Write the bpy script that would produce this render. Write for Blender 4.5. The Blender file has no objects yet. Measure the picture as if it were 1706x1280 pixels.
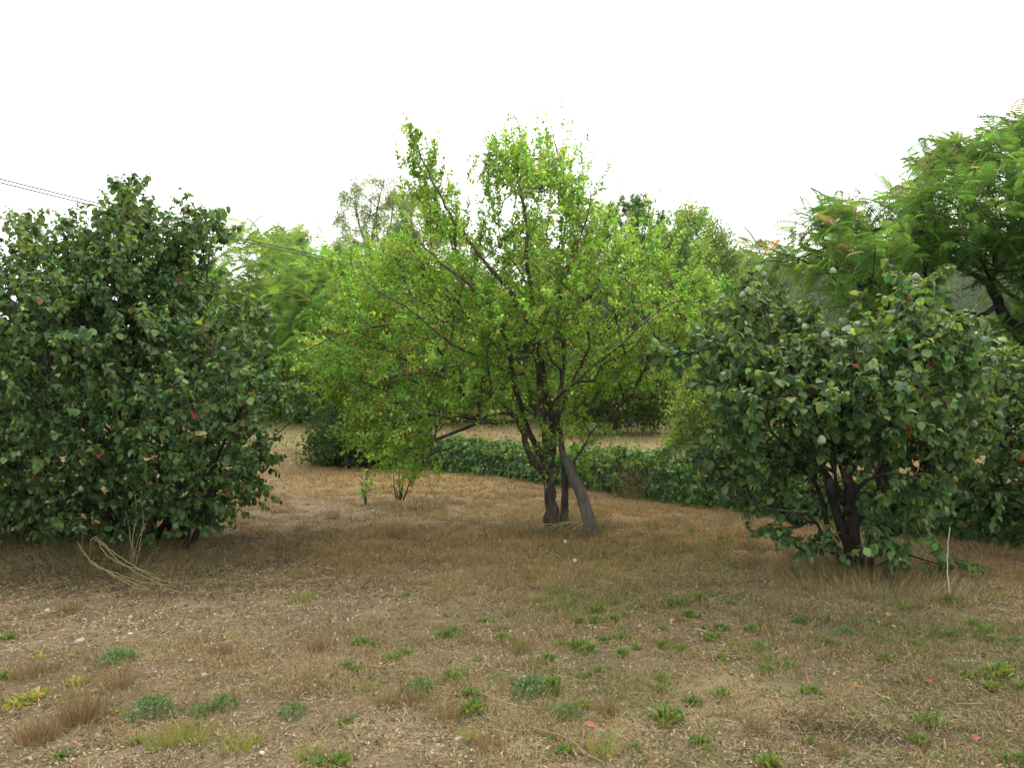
import bpy, math, random
import numpy as np
from mathutils import Vector, Matrix

SC = bpy.context.scene
COL = SC.collection
rng = np.random.default_rng(11)
random.seed(5)

# ------------------------------------------------------------------ camera, sky, sun, exposure
F = 1330.0; CX = 853.0; HY = 640.0; CAMH = 1.6
cam_d = bpy.data.cameras.new('camera'); cam = bpy.data.objects.new('camera', cam_d); COL.objects.link(cam)
cam.location = (0, 0, CAMH); cam.rotation_euler = (math.radians(90), 0, 0)
cam_d.sensor_width = 36; cam_d.lens = F / 1706 * 36; cam_d.clip_end = 5000; cam_d.clip_start = 0.05
SC.camera = cam

SUN_EL = 58; SUN_AZ = 18          # azimuth to the right of the view direction (the light comes from behind the tree)
w = bpy.data.worlds.new('World'); SC.world = w; w.use_nodes = True
nt = w.node_tree; nt.nodes.clear()
sky = nt.nodes.new('ShaderNodeTexSky'); sky.sky_type = 'NISHITA'; sky.sun_disc = False
sky.sun_elevation = math.radians(SUN_EL); sky.sun_rotation = math.radians(SUN_AZ)
sky.air_density = 1.0; sky.dust_density = 5.0
b1 = nt.nodes.new('ShaderNodeBackground'); b1.inputs[1].default_value = 0.05
b2 = nt.nodes.new('ShaderNodeBackground')
b2.inputs[0].default_value = (1.0, 0.995, 0.93, 1)
b2.inputs[1].default_value = 1.0                 # the even white cloud layer
ad = nt.nodes.new('ShaderNodeAddShader'); out = nt.nodes.new('ShaderNodeOutputWorld')
nt.links.new(sky.outputs[0], b1.inputs[0]); nt.links.new(b1.outputs[0], ad.inputs[0]); nt.links.new(b2.outputs[0], ad.inputs[1])
nt.links.new(ad.outputs[0], out.inputs[0])
sd = bpy.data.lights.new('sun', 'SUN'); sun = bpy.data.objects.new('sun', sd); COL.objects.link(sun)
sd.energy = 1.15; sd.angle = math.radians(28); sd.color = (1.0, 0.955, 0.88)
_a, _e = math.radians(SUN_AZ), math.radians(SUN_EL)
sdir = Vector((math.sin(_a) * math.cos(_e), math.cos(_a) * math.cos(_e), math.sin(_e)))
sun.rotation_euler = sdir.to_track_quat('Z', 'Y').to_euler(); sun.location = (8, 20, 40)
SC.view_settings.view_transform = 'Standard'; SC.view_settings.look = 'None'
SC.view_settings.exposure = 0.95; SC.view_settings.gamma = 1; SC.view_settings.use_curve_mapping = False
SC.cycles.max_bounces = 8; SC.cycles.diffuse_bounces = 5; SC.cycles.transmission_bounces = 5
SC.cycles.glossy_bounces = 2; SC.cycles.transparent_max_bounces = 4
SC.cycles.volume_bounces = 0

# ------------------------------------------------------------------ geometry helpers
def P(px, py, d):                                   # a design point read off the photograph, at its real distance
    px = np.asarray(px, float); py = np.asarray(py, float); d = np.asarray(d, float)
    return np.stack([(px - CX) / F * d, d + 0 * px, CAMH - (py - HY) / F * d], -1)

_tab = np.random.default_rng(3).random((256, 256))
def vnoise(x, y):
    xi = np.floor(x).astype(int); yi = np.floor(y).astype(int); fx = x - xi; fy = y - yi
    fx = fx * fx * (3 - 2 * fx); fy = fy * fy * (3 - 2 * fy)
    t = lambda a, b: _tab[a & 255, b & 255]
    return (t(xi, yi) * (1 - fx) + t(xi + 1, yi) * fx) * (1 - fy) + (t(xi, yi + 1) * (1 - fx) + t(xi + 1, yi + 1) * fx) * fy
def fbm(x, y, o=4):
    s = 0; a = .5; n = 0
    for i in range(o):
        s = s + a * vnoise(x * 2 ** i + 17.3 * i, y * 2 ** i - 9.1 * i); n += a; a *= .5
    return s / n

def gh(x, y):                                       # height of the ground
    x = np.asarray(x, float); y = np.asarray(y, float)
    near = np.exp(-np.maximum(y - 30, 0) / 30)
    return ((fbm(x * .55 + 5, y * .55) - .5) * .09 + (fbm(x * 3.1, y * 3.1 + 40, 3) - .5) * .03) * near
def G(px, py):                                      # a ground point
    d = CAMH * F / (py - HY)
    x = (px - CX) / F * d
    return np.array([x, d, float(gh(x, d))])

def add(name, verts, tris, mat, parent=None, col=None, smooth=False, link=True):
    verts = np.ascontiguousarray(verts, np.float32); tris = np.ascontiguousarray(tris, np.int32)
    me = bpy.data.meshes.new(name)
    me.vertices.add(len(verts)); me.vertices.foreach_set('co', verts.ravel())
    k = tris.shape[1]
    me.loops.add(tris.size); me.loops.foreach_set('vertex_index', tris.ravel())
    me.polygons.add(len(tris)); me.polygons.foreach_set('loop_start', np.arange(0, tris.size, k, dtype=np.int32))
    me.polygons.foreach_set('loop_total', np.full(len(tris), k, np.int32))
    if smooth: me.polygons.foreach_set('use_smooth', np.ones(len(tris), bool))
    if col is not None:
        a = me.color_attributes.new('col', 'FLOAT_COLOR', 'POINT')
        c = np.ones((len(verts), 4), np.float32); c[:, :3] = col; a.data.foreach_set('color', c.ravel())
    me.update(calc_edges=True)
    if mat: me.materials.append(mat)
    if not link: return me
    o = bpy.data.objects.new(name, me); COL.objects.link(o)
    if parent: o.parent = parent; o.matrix_parent_inverse = Matrix.Translation(-Vector(parent.location))
    return o
def put(name, me, parent, M):
    o = bpy.data.objects.new(name, me); COL.objects.link(o); o.parent = parent
    o.matrix_basis = Matrix.Translation(-Vector(parent.location)) @ M
    return o
def empty(name, loc, label, cat, group=None):
    o = bpy.data.objects.new(name, None); COL.objects.link(o); o.location = tuple(float(v) for v in loc)
    o.empty_display_size = .2
    tag(o, label, cat, group); return o
def tag(o, label=None, cat=None, group=None, kind=None):
    if label: o['label'] = label
    if cat: o['category'] = cat
    if group: o['group'] = group
    if kind: o['kind'] = kind
    return o

def unit(v): return v / np.maximum(np.linalg.norm(v, axis=-1, keepdims=True), 1e-9)
def frames(d, up):                                  # rows: side, dir, normal
    d = unit(d); n = unit(up - d * (d * up).sum(-1, keepdims=True)); s = np.cross(d, n)
    return s, d, n
def stamp(tv, tt, pos, d, up, scale, col, colvar=None):
    s, d, n = frames(d, up); sc = np.asarray(scale).reshape(-1, 1, 1)
    V = pos[:, None, :] + sc * (tv[None, :, 0:1] * s[:, None] + tv[None, :, 1:2] * d[:, None] + tv[None, :, 2:3] * n[:, None])
    k = len(tv); T = tt[None] + (np.arange(len(pos)) * k)[:, None, None]
    C = np.repeat(col[:, None, :], k, 1)
    if colvar is not None: C = C * colvar[None, :, None]
    return V.reshape(-1, 3), T.reshape(-1, tt.shape[1]), C.reshape(-1, 3)
class Bag:
    def __init__(s): s.v = []; s.t = []; s.c = []; s.n = 0
    def put(s, V, T, C):
        if len(V) == 0: return
        s.v.append(V); s.t.append(T + s.n); s.c.append(C); s.n += len(V)
    def build(s, name, mat, parent=None, smooth=False):
        return add(name, np.concatenate(s.v), np.concatenate(s.t), mat, parent, np.concatenate(s.c), smooth)

def leaf_tpl(seg, width, fold, curl, petiole=.12, peak=.42):
    t = np.linspace(0, 1, seg + 1); v = [(0, 0, 0)]; rows = []
    for a in t[1:-1]:
        wd = width / 2 * (math.sin(math.pi * min(1, a ** (math.log(.5) / math.log(peak)))) ** .75)
        y = petiole + (1 - petiole) * a; z = -curl * a * a
        rows.append(len(v)); v += [(-wd, y, z + fold * wd), (0, y, z), (wd, y, z + fold * wd)]
    v.append((0, 1, -curl)); tip = len(v) - 1; T = []
    r = rows[0]; T += [(0, r + 1, r), (0, r + 2, r + 1)]
    for a, b in zip(rows, rows[1:]):
        T += [(a, a + 1, b + 1), (a, b + 1, b), (a + 1, a + 2, b + 2), (a + 1, b + 2, b + 1)]
    r = rows[-1]; T += [(r, r + 1, tip), (r + 1, r + 2, tip)]
    return np.array(v, float), np.array(T)
L_PLUM = leaf_tpl(2, .55, .35, .12)
L_QUINCE = leaf_tpl(5, .80, .32, .30, .10, .42)
L_QLOW = leaf_tpl(3, .82, .32, .30, .10, .42); L_QMID = leaf_tpl(4, .80, .32, .30, .10, .42)
L_VINE = leaf_tpl(3, .95, .2, .2, .05, .35)
L_LONG = leaf_tpl(3, .24, .3, .35, .05, .4)
def frond_tpl(n=10):
    v = []; T = []
    def z(y): return -.30 * y * y
    for i in range(n):
        y = .08 + .92 * i / (n - 1); Lp = .30 * math.sin(math.pi * (0.20 + .72 * i / (n - 1))) ** .6; wd = .034
        for s in (-1, 1):
            a = len(v)
            v += [(0, y - wd / 2, z(y)), (0, y + wd / 2, z(y)),
                  (s * Lp * .5, y + Lp * .20 + wd * 1.0, z(y) - .03),
                  (s * Lp, y + Lp * .40, z(y) - .12)]
            T += [(a, a + 1, a + 2), (a, a + 2, a + 3)]
    for i in range(4):
        y0, y1 = i / 4, (i + 1) / 4; a = len(v)
        v += [(-.006, y0, z(y0)), (.006, y0, z(y0)), (.006, y1, z(y1)), (-.006, y1, z(y1))]; T += [(a, a + 1, a + 2), (a, a + 2, a + 3)]
    return np.array(v, float), np.array(T)
L_FROND = frond_tpl()
def tuft_tpl(n=16, spread=.75, wd=.05, seed=2):
    r = np.random.default_rng(seed); v = []; T = []
    for i in range(n):
        a = r.random() * 6.283; s = spread * r.random() ** .6
        d = unit(np.array([math.cos(a) * s, 1, math.sin(a) * s])); p = unit(np.cross(d, r.normal(size=3)))
        k = len(v); L = .7 + .3 * r.random(); o = d * .05
        v += [tuple(o - p * wd / 2), tuple(o + p * wd / 2), tuple(d * L)]; T.append((k, k + 1, k + 2))
    return np.array(v), np.array(T)
L_PINE = tuft_tpl(20, .8, .06)
def spray_tpl(n=9, seed=4, ln=.34, wd=.16):          # a little cluster of leaves for trees seen from afar
    r = np.random.default_rng(seed); v = []; T = []
    for i in range(n):
        o = r.normal(size=3) * .30 + np.array([0, .4, 0]); d = unit(r.normal(size=3) + np.array([0, .5, -.2])); p = unit(np.cross(d, r.normal(size=3)))
        k = len(v); v += [tuple(o), tuple(o + d * ln * .45 + p * wd * 1.25), tuple(o + d * ln * 1.1 - p * wd * .5)]; T += [(k, k + 1, k + 2)]
    return np.array(v), np.array(T)
L_SPRAY = spray_tpl(); L_EUCA = spray_tpl(10, 9, .42, .07)
L_PALE = spray_tpl(12, 12, .28, .14)

def tube(pts, rad, sides=8, rough=.0, seed=0):
    pts = np.asarray(pts, float); n = len(pts); rad = np.asarray(rad, float); rad = np.interp(np.linspace(0, 1, n), np.linspace(0, 1, len(rad)), rad)
    tan = unit(np.gradient(pts, axis=0)); ref = np.array([0.13, .99, .05]); r = np.random.default_rng(seed)
    s = unit(np.cross(tan, ref)); u = np.cross(s, tan); a = np.arange(sides) / sides * 2 * math.pi
    lob = 1 + rough * (r.random(sides) - .5)[None] * 1.2 + rough * (r.random((n, sides)) - .5) * .8
    R = rad[:, None] * lob
    V = pts[:, None] + R[..., None] * (np.cos(a)[None, :, None] * s[:, None] + np.sin(a)[None, :, None] * u[:, None])
    V = V.reshape(-1, 3); T = []
    for i in range(n - 1):
        for j in range(sides):
            p, q = i * sides + j, i * sides + (j + 1) % sides
            T += [(p, q, q + sides), (p, q + sides, p + sides)]
    V = np.concatenate([V, pts[:1], pts[-1:]]); c0 = n * sides
    for j in range(sides):
        T += [(c0, (j + 1) % sides, j), (c0 + 1, (n - 1) * sides + j, (n - 1) * sides + (j + 1) % sides)]
    return V, np.array(T)
def edges_tubes(A, B, ra, rb, sides=4):
    d = unit(B - A); ref = np.where(np.abs(d[:, 2:3]) > .9, np.array([[1., 0, 0]]), np.array([[0, 0, 1.]]))
    s = unit(np.cross(d, ref)); u = np.cross(s, d); a = np.arange(sides) / sides * 2 * math.pi
    ring = np.cos(a)[None, :, None] * s[:, None] + np.sin(a)[None, :, None] * u[:, None]
    V = np.concatenate([A[:, None] + ring * ra[:, None, None], B[:, None] + ring * rb[:, None, None]], 1)
    T = []
    for j in range(sides):
        k = (j + 1) % sides; T += [(j, k, k + sides), (j, k + sides, j + sides)]
    T = np.array(T)[None] + (np.arange(len(A)) * 2 * sides)[:, None, None]
    return V.reshape(-1, 3), T.reshape(-1, 3)
def resample(pts, step):
    pts = np.asarray(pts, float); seg = np.linalg.norm(np.diff(pts, axis=0), axis=1); s = np.concatenate([[0], np.cumsum(seg)])
    n = max(3, int(s[-1] / step) + 1); t = np.linspace(0, s[-1], n)
    # a smooth curve through the points
    m = np.gradient(pts, s, axis=0); i = np.clip(np.searchsorted(s, t, 'right') - 1, 0, len(s) - 2); h = (s[i + 1] - s[i]); u = (t - s[i]) / h
    u = u[:, None]; h = h[:, None]
    return (2*u**3-3*u**2+1)*pts[i] + (u**3-2*u**2+u)*h*m[i] + (-2*u**3+3*u**2)*pts[i+1] + (u**3-u**2)*h*m[i+1]

# ------------------------------------------------------------------ materials
def new_mat(name):
    m = bpy.data.materials.new(name); m.use_nodes = True; m.node_tree.nodes.clear(); return m, m.node_tree
def N(nt, t, **k):
    n = nt.nodes.new(t)
    for a, b in k.items():
        if a.startswith('i_'): n.inputs[a[2:].replace('_', ' ')].default_value = b
        else: setattr(n, a, b)
    return n
def leaf_mat(name, trans=.35, rough=.5, back=1.0, backmix=(.5, .6, .45), spec=.35, tint=(2.3, 2.0, .7)):
    m, nt = new_mat(name); L = nt.links.new
    at = N(nt, 'ShaderNodeAttribute', attribute_name='col')
    colr = at.outputs['Color']
    tc = N(nt, 'ShaderNodeTexCoord'); no = N(nt, 'ShaderNodeTexNoise', i_Scale=9.0, i_Detail=3.0); L(tc.outputs['Object'], no.inputs['Vector'])
    mr = N(nt, 'ShaderNodeMapRange'); mr.inputs[1].default_value = .3; mr.inputs[2].default_value = .7; mr.inputs[3].default_value = .75; mr.inputs[4].default_value = 1.25
    L(no.outputs['Fac'], mr.inputs[0])
    vm = N(nt, 'ShaderNodeVectorMath', operation='SCALE'); L(colr, vm.inputs[0]); L(mr.outputs[0], vm.inputs['Scale']); colr = vm.outputs[0]
    if back < 1:
        ge = N(nt, 'ShaderNodeNewGeometry'); mx = N(nt, 'ShaderNodeMix', data_type='RGBA')
        mx2 = N(nt, 'ShaderNodeMix', data_type='RGBA'); mx2.inputs[0].default_value = 1 - back
        L(colr, mx2.inputs[6]); mx2.inputs[7].default_value = (*backmix, 1)
        L(ge.outputs['Backfacing'], mx.inputs[0]); L(colr, mx.inputs[6]); L(mx2.outputs[2], mx.inputs[7]); colr = mx.outputs[2]
    p = N(nt, 'ShaderNodeBsdfPrincipled'); p.inputs['Roughness'].default_value = rough; p.inputs['Specular IOR Level'].default_value = spec
    L(colr, p.inputs['Base Color'])
    t = N(nt, 'ShaderNodeBsdfTranslucent'); g = N(nt, 'ShaderNodeVectorMath', operation='MULTIPLY'); g.inputs[1].default_value = tint
    L(colr, g.inputs[0]); L(g.outputs[0], t.inputs[0])
    x = N(nt, 'ShaderNodeMixShader'); x.inputs[0].default_value = trans; L(p.outputs[0], x.inputs[1]); L(t.outputs[0], x.inputs[2])
    o = N(nt, 'ShaderNodeOutputMaterial'); L(x.outputs[0], o.inputs[0]); return m
def bark_mat(name, c1, c2, c3=None, scale=14):
    m, nt = new_mat(name); L = nt.links.new
    tc = N(nt, 'ShaderNodeTexCoord'); mp = N(nt, 'ShaderNodeMapping'); mp.inputs['Scale'].default_value = (1, 1, .22); L(tc.outputs['Object'], mp.inputs[0])
    n1 = N(nt, 'ShaderNodeTexNoise', i_Scale=float(scale * 2.2), i_Detail=6.0, i_Roughness=.65); L(mp.outputs[0], n1.inputs['Vector'])
    n2 = N(nt, 'ShaderNodeTexNoise', i_Scale=6.0, i_Detail=4.0); L(tc.outputs['Object'], n2.inputs['Vector'])
    r = N(nt, 'ShaderNodeValToRGB'); r.color_ramp.elements[0].position = .34; r.color_ramp.elements[1].position = .68
    r.color_ramp.elements[0].color = (*c1, 1); r.color_ramp.elements[1].color = (*c2, 1); L(n1.outputs['Fac'], r.inputs[0])
    mx = N(nt, 'ShaderNodeMix', data_type='RGBA'); mr = N(nt, 'ShaderNodeMapRange'); mr.inputs[1].default_value = .54; mr.inputs[2].default_value = .66
    L(n2.outputs['Fac'], mr.inputs[0]); L(mr.outputs[0], mx.inputs[0]); L(r.outputs[0], mx.inputs[6]); mx.inputs[7].default_value = (*(c3 or c2), 1)
    p = N(nt, 'ShaderNodeBsdfPrincipled'); p.inputs['Roughness'].default_value = .9; p.inputs['Specular IOR Level'].default_value = .2
    L(mx.outputs[2], p.inputs['Base Color'])
    b = N(nt, 'ShaderNodeBump', i_Strength=.9, i_Distance=.02); L(n1.outputs['Fac'], b.inputs['Height']); L(b.outputs[0], p.inputs['Normal'])
    o = N(nt, 'ShaderNodeOutputMaterial'); L(p.outputs[0], o.inputs[0]); return m
def plain_mat(name, rough=.85, noise=.25, scale=30., trans=0.):
    m, nt = new_mat(name); L = nt.links.new
    at = N(nt, 'ShaderNodeAttribute', attribute_name='col'); tc = N(nt, 'ShaderNodeTexCoord')
    no = N(nt, 'ShaderNodeTexNoise', i_Scale=float(scale), i_Detail=4.0); L(tc.outputs['Object'], no.inputs['Vector'])
    mr = N(nt, 'ShaderNodeMapRange'); mr.inputs[1].default_value = .3; mr.inputs[2].default_value = .7; mr.inputs[3].default_value = 1 - noise; mr.inputs[4].default_value = 1 + noise
    L(no.outputs['Fac'], mr.inputs[0]); vm = N(nt, 'ShaderNodeVectorMath', operation='SCALE'); L(at.outputs['Color'], vm.inputs[0]); L(mr.outputs[0], vm.inputs['Scale'])
    p = N(nt, 'ShaderNodeBsdfPrincipled'); p.inputs['Roughness'].default_value = rough; p.inputs['Specular IOR Level'].default_value = .25; L(vm.outputs[0], p.inputs['Base Color'])
    b = N(nt, 'ShaderNodeBump', i_Strength=.3, i_Distance=.01); L(no.outputs['Fac'], b.inputs['Height']); L(b.outputs[0], p.inputs['Normal'])
    s = p.outputs[0]
    if trans:
        t = N(nt, 'ShaderNodeBsdfTranslucent'); L(vm.outputs[0], t.inputs[0]); x = N(nt, 'ShaderNodeMixShader'); x.inputs[0].default_value = trans
        L(s, x.inputs[1]); L(t.outputs[0], x.inputs[2]); s = x.outputs[0]
    o = N(nt, 'ShaderNodeOutputMaterial'); L(s, o.inputs[0]); return m

M_PLUM = leaf_mat('plum leaves', .5, .5, tint=(1.95, 2.1, 1.15))
M_QUINCE = leaf_mat('quince leaves', .34, .5, .9, (.20, .27, .15), .3)
M_VINE = leaf_mat('vine leaves', .3, .6, spec=.2)
M_FAR = leaf_mat('far foliage', .42, .6)
M_FROND = leaf_mat('silk tree fronds', .5, .6, tint=(2.1, 2.05, 1.1))
M_GRASS = plain_mat('dry grass', .8, .2, 40., .25)
M_WEED = leaf_mat('weed leaves', .3, .5)
M_THING = plain_mat('small things', .7, .18, 60.)
M_BARK = bark_mat('plum bark', (.022, .017, .014), (.095, .078, .062), (.12, .115, .095))
M_QBARK = bark_mat('quince bark', (.014, .012, .010), (.055, .046, .036), (.09, .085, .07), 20)
M_PROP = bark_mat('weathered post', (.060, .052, .044), (.155, .135, .115), (.11, .10, .088), 10)
M_FARBARK = bark_mat('far bark', (.05, .04, .035), (.13, .11, .095), (.10, .09, .08), 4)

def mat_ground():
    m, nt = new_mat('dry ground'); L = nt.links.new
    at = N(nt, 'ShaderNodeAttribute', attribute_name='col'); tc = N(nt, 'ShaderNodeTexCoord')
    n1 = N(nt, 'ShaderNodeTexNoise', i_Scale=3.0, i_Detail=8.0, i_Roughness=.7); L(tc.outputs['Object'], n1.inputs['Vector'])
    n2 = N(nt, 'ShaderNodeTexNoise', i_Scale=45.0, i_Detail=6.0, i_Roughness=.75); L(tc.outputs['Object'], n2.inputs['Vector'])
    n3 = N(nt, 'ShaderNodeTexVoronoi', i_Scale=60.0); L(tc.outputs['Object'], n3.inputs['Vector'])
    def rng_(s, a, b, c, d):
        r = N(nt, 'ShaderNodeMapRange'); [setattr(r.inputs[i + 1], 'default_value', v) for i, v in enumerate((a, b, c, d))]; L(s, r.inputs[0]); return r.outputs[0]
    mul = N(nt, 'ShaderNodeMath', operation='MULTIPLY'); L(rng_(n1.outputs['Fac'], .3, .7, .8, 1.2), mul.inputs[0]); L(rng_(n2.outputs['Fac'], .3, .7, .55, 1.4), mul.inputs[1])
    vm = N(nt, 'ShaderNodeVectorMath', operation='SCALE'); L(at.outputs['Color'], vm.inputs[0]); L(mul.outputs[0], vm.inputs['Scale'])
    p = N(nt, 'ShaderNodeBsdfPrincipled'); p.inputs['Roughness'].default_value = .95; p.inputs['Specular IOR Level'].default_value = .15; L(vm.outputs[0], p.inputs['Base Color'])
    ah = N(nt, 'ShaderNodeMath', operation='ADD'); L(n2.outputs['Fac'], ah.inputs[0]); L(rng_(n3.outputs['Distance'], 0, .6, .4, 0), ah.inputs[1])
    b = N(nt, 'ShaderNodeBump', i_Strength=.9, i_Distance=.02); L(ah.outputs[0], b.inputs['Height']); L(b.outputs[0], p.inputs['Normal'])
    o = N(nt, 'ShaderNodeOutputMaterial'); L(p.outputs[0], o.inputs[0]); return m
M_GROUND = mat_ground()

# ------------------------------------------------------------------ the ground
PATCH = {'bare': [(150, 1060, 1.0, .45), (330, 1250, .8, .3), (450, 1010, .7, .4), (620, 1250, .5, .25), (60, 1020, .7, .3), (700, 1000, .4, .3), (1200, 1230, .5, .2), (540, 850, .5, .8)],
         'gold': [(690, 800, 2.6, 1.8), (800, 905, 1.6, .8), (1010, 850, 1.7, .7), (900, 960, 1.1, .5), (1250, 890, 1.1, .6), (1600, 960, 1.2, .5), (1180, 910, .8, .5), (600, 930, .6, .5)],
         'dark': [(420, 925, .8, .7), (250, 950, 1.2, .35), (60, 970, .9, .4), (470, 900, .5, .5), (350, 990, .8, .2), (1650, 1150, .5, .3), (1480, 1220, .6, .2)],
         'green': [(1080, 925, .8, .5), (990, 1005, .7, .4), (1560, 1060, .8, .4), (1650, 1100, .4, .3), (500, 740, 1.8, 2.0), (1080, 1000, .6, .3), (560, 760, 1.6, 1.2), (900, 1130, .6, .3)],
         'straw': [(1440, 1000, .8, .3), (740, 965, .5, .3), (1000, 1190, .8, .3), (1300, 960, .7, .3), (1300, 1180, .8, .3), (740, 860, .8, .5)]}
_pc = {k: [(G(a, b)[:2], rx, ry) for a, b, rx, ry in v] for k, v in PATCH.items()}
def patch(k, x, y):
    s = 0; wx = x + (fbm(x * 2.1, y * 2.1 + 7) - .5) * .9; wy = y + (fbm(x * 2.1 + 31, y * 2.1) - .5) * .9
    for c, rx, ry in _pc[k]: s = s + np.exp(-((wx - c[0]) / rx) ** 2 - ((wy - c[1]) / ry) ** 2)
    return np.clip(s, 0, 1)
def soil(x, y):
    c = np.ones(x.shape + (3,)) * np.array([.170, .126, .076])
    def mixin(w, col):
        nonlocal c
        c = c * (1 - w[..., None]) + np.array(col) * w[..., None]
    far = np.clip((y - 9) / 8, 0, 1)
    mixin(far * .8, (.26, .185, .085))
    mixin(patch('gold', x, y) * .8, (.29, .18, .072))
    mixin(patch('green', x, y) * .5, (.15, .15, .06))
    mixin(patch('straw', x, y) * .6, (.34, .265, .15))
    mixin(patch('bare', x, y) * .9, (.250, .192, .122))
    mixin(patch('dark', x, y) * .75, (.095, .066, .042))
    mixin(np.clip((fbm(x * .12 + 3, y * .12) - .45) * 4, 0, 1) * np.clip((y - 18) / 12, 0, 1) * .6, (.16, .19, .07))
    c = c * (.60 + .40 * fbm(x * 1.3 + 50, y * 1.3))[..., None]
    return c
def axis(lo, hi, step, far, grow=1.12):
    a = list(np.arange(lo, hi, step)); s = step; b = a[-1]
    while b < far: s *= grow; b += s; a.append(b)
    s = step; b = a[0]; pre = []
    while b > -far: s *= grow; b -= s; pre.append(b)
    return np.array(pre[::-1] + a)
gx = axis(-7, 7, .09, 1600); gy = axis(2, 12, .07, 1600, 1.1); gy = gy[gy > -60]
X, Y = np.meshgrid(gx, gy); n0, n1_ = X.shape
Z = gh(X, Y) + (fbm(X * 7, Y * 7, 3) - .5) * .035 * (np.abs(Y) < 20)
ii = np.arange(n0 * n1_).reshape(n0, n1_); q = np.stack([ii[:-1, :-1], ii[:-1, 1:], ii[1:, 1:], ii[1:, :-1]], -1).reshape(-1, 4)
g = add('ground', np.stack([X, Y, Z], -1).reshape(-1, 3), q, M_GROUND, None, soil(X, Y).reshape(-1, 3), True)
tag(g, 'dry tan soil with mown brown turf reaching back to the trees', kind='structure')

# ------------------------------------------------------------------ the far hill
def hill_h(x, y):
    t = x / y                                        # bearing
    ridge = np.interp(t, [-2, -.6, -.35, -.1, .1, .25, .35, .5, .65, 1.2, 3], [6, 8, 12, 28, 42, 50, 51, 52, 54, 58, 50])
    up = np.clip((y - 120) / 260, 0, 1); up = up * up * (3 - 2 * up)
    return -1 + ridge * up * (1 - .5 * np.clip((y - 400) / 500, 0, 1)) * (.93 + .14 * fbm(x * .012, y * .012)) + (fbm(x * .04, y * .04) - .5) * 7 * up
hx = np.arange(-900, 1100, 11.); hy = np.arange(110, 900, 11.); X, Y = np.meshgrid(hx, hy); Z = hill_h(X, np.maximum(Y, 1)); n0, n1_ = X.shape
ii = np.arange(n0 * n1_).reshape(n0, n1_); q = np.stack([ii[:-1, :-1], ii[:-1, 1:], ii[1:, 1:], ii[1:, :-1]], -1).reshape(-1, 4)
hc = np.array([.030, .040, .022]) + np.clip(fbm(X * .03, Y * .03) - .55, 0, 1)[..., None] * np.array([.25, .2, .14])
tag(add('hill', np.stack([X, Y, Z], -1).reshape(-1, 3), q, M_GROUND, None, hc.reshape(-1, 3), True), 'wooded hill far behind the trees at right', kind='structure')
nh = 3400; hxx = rng.uniform(-20, 330, nh); hyy = rng.uniform(190, 410, nh); k = (hxx / hyy > -.1) & (hxx / hyy < .85); hxx, hyy = hxx[k], hyy[k]
hz = hill_h(hxx, hyy); bag = Bag(); rr = rng.uniform(1.6, 3.6, len(hxx))
m_ = 9; dirs = unit(rng.normal(size=(len(hxx), m_, 3)) + np.array([0, -.5, .5])); ctr = np.stack([hxx, hyy, hz + rr * .5], -1)
pos = (ctr[:, None] + dirs * rr[:, None, None] * np.array([1, 1, .8]) * rng.uniform(.7, 1, (len(hxx), m_, 1))).reshape(-1, 3)
base = np.array([.034, .062, .028]) * rng.uniform(.55, 1.5, (len(hxx), 1))
cc = np.repeat(base, m_, 0) * rng.uniform(.8, 1.25, (len(pos), 1))
bag.put(*stamp(L_SPRAY[0], L_SPRAY[1], pos, dirs.reshape(-1, 3), rng.normal(size=pos.shape), np.repeat(rr, m_) * 1.15, cc))
tag(bag.build('distant_woodland', M_FAR), 'dark scrubby wood covering the far hillside', 'woodland', kind='stuff')

# ------------------------------------------------------------------ tree grower
def inpoly(px, py, poly):
    x, y = np.asarray(px), np.asarray(py); c = np.zeros(x.shape, bool); p = poly
    for (x1, y1), (x2, y2) in zip(p, p[1:] + p[:1]):
        c ^= ((y1 > y) != (y2 > y)) & (x < (x2 - x1) * (y - y1) / (y2 - y1 + 1e-9) + x1)
    return c
def polydist(px, py, poly):
    d = np.full(np.shape(px), 1e9); P_ = np.stack([px, py], -1)
    for a, b in zip(poly, poly[1:] + poly[:1]):
        a = np.array(a, float); b = np.array(b, float); ab = b - a; t = np.clip(((P_ - a) @ ab) / (ab @ ab), 0, 1)
        d = np.minimum(d, np.linalg.norm(P_ - a - t[:, None] * ab, axis=1))
    return d
def sample_poly(poly, n, D, thick, soft=120, shell=.35, gap=0., seed=1, gs=60.):
    r = np.random.default_rng(seed); poly = [tuple(p) for p in poly]; a = np.array(poly, float); lo, hi = a.min(0), a.max(0); out = []; m = 0
    while m < n:
        px = r.uniform(lo[0], hi[0], n * 2); py = r.uniform(lo[1], hi[1], n * 2); k = inpoly(px, py, poly); px, py = px[k], py[k]
        if gap: k = fbm(px / gs + seed * 3.7, py / gs, 2) > gap; px, py = px[k], py[k]
        e = np.sqrt(np.clip(polydist(px, py, poly) / soft, 0.02, 1)); u = r.uniform(-1, 1, len(px))
        u = np.sign(u) * np.abs(u) ** (1 - shell)
        out.append(P(px, py, D + u * e * thick)); m += len(px)
    return np.concatenate(out)[:n]

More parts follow.
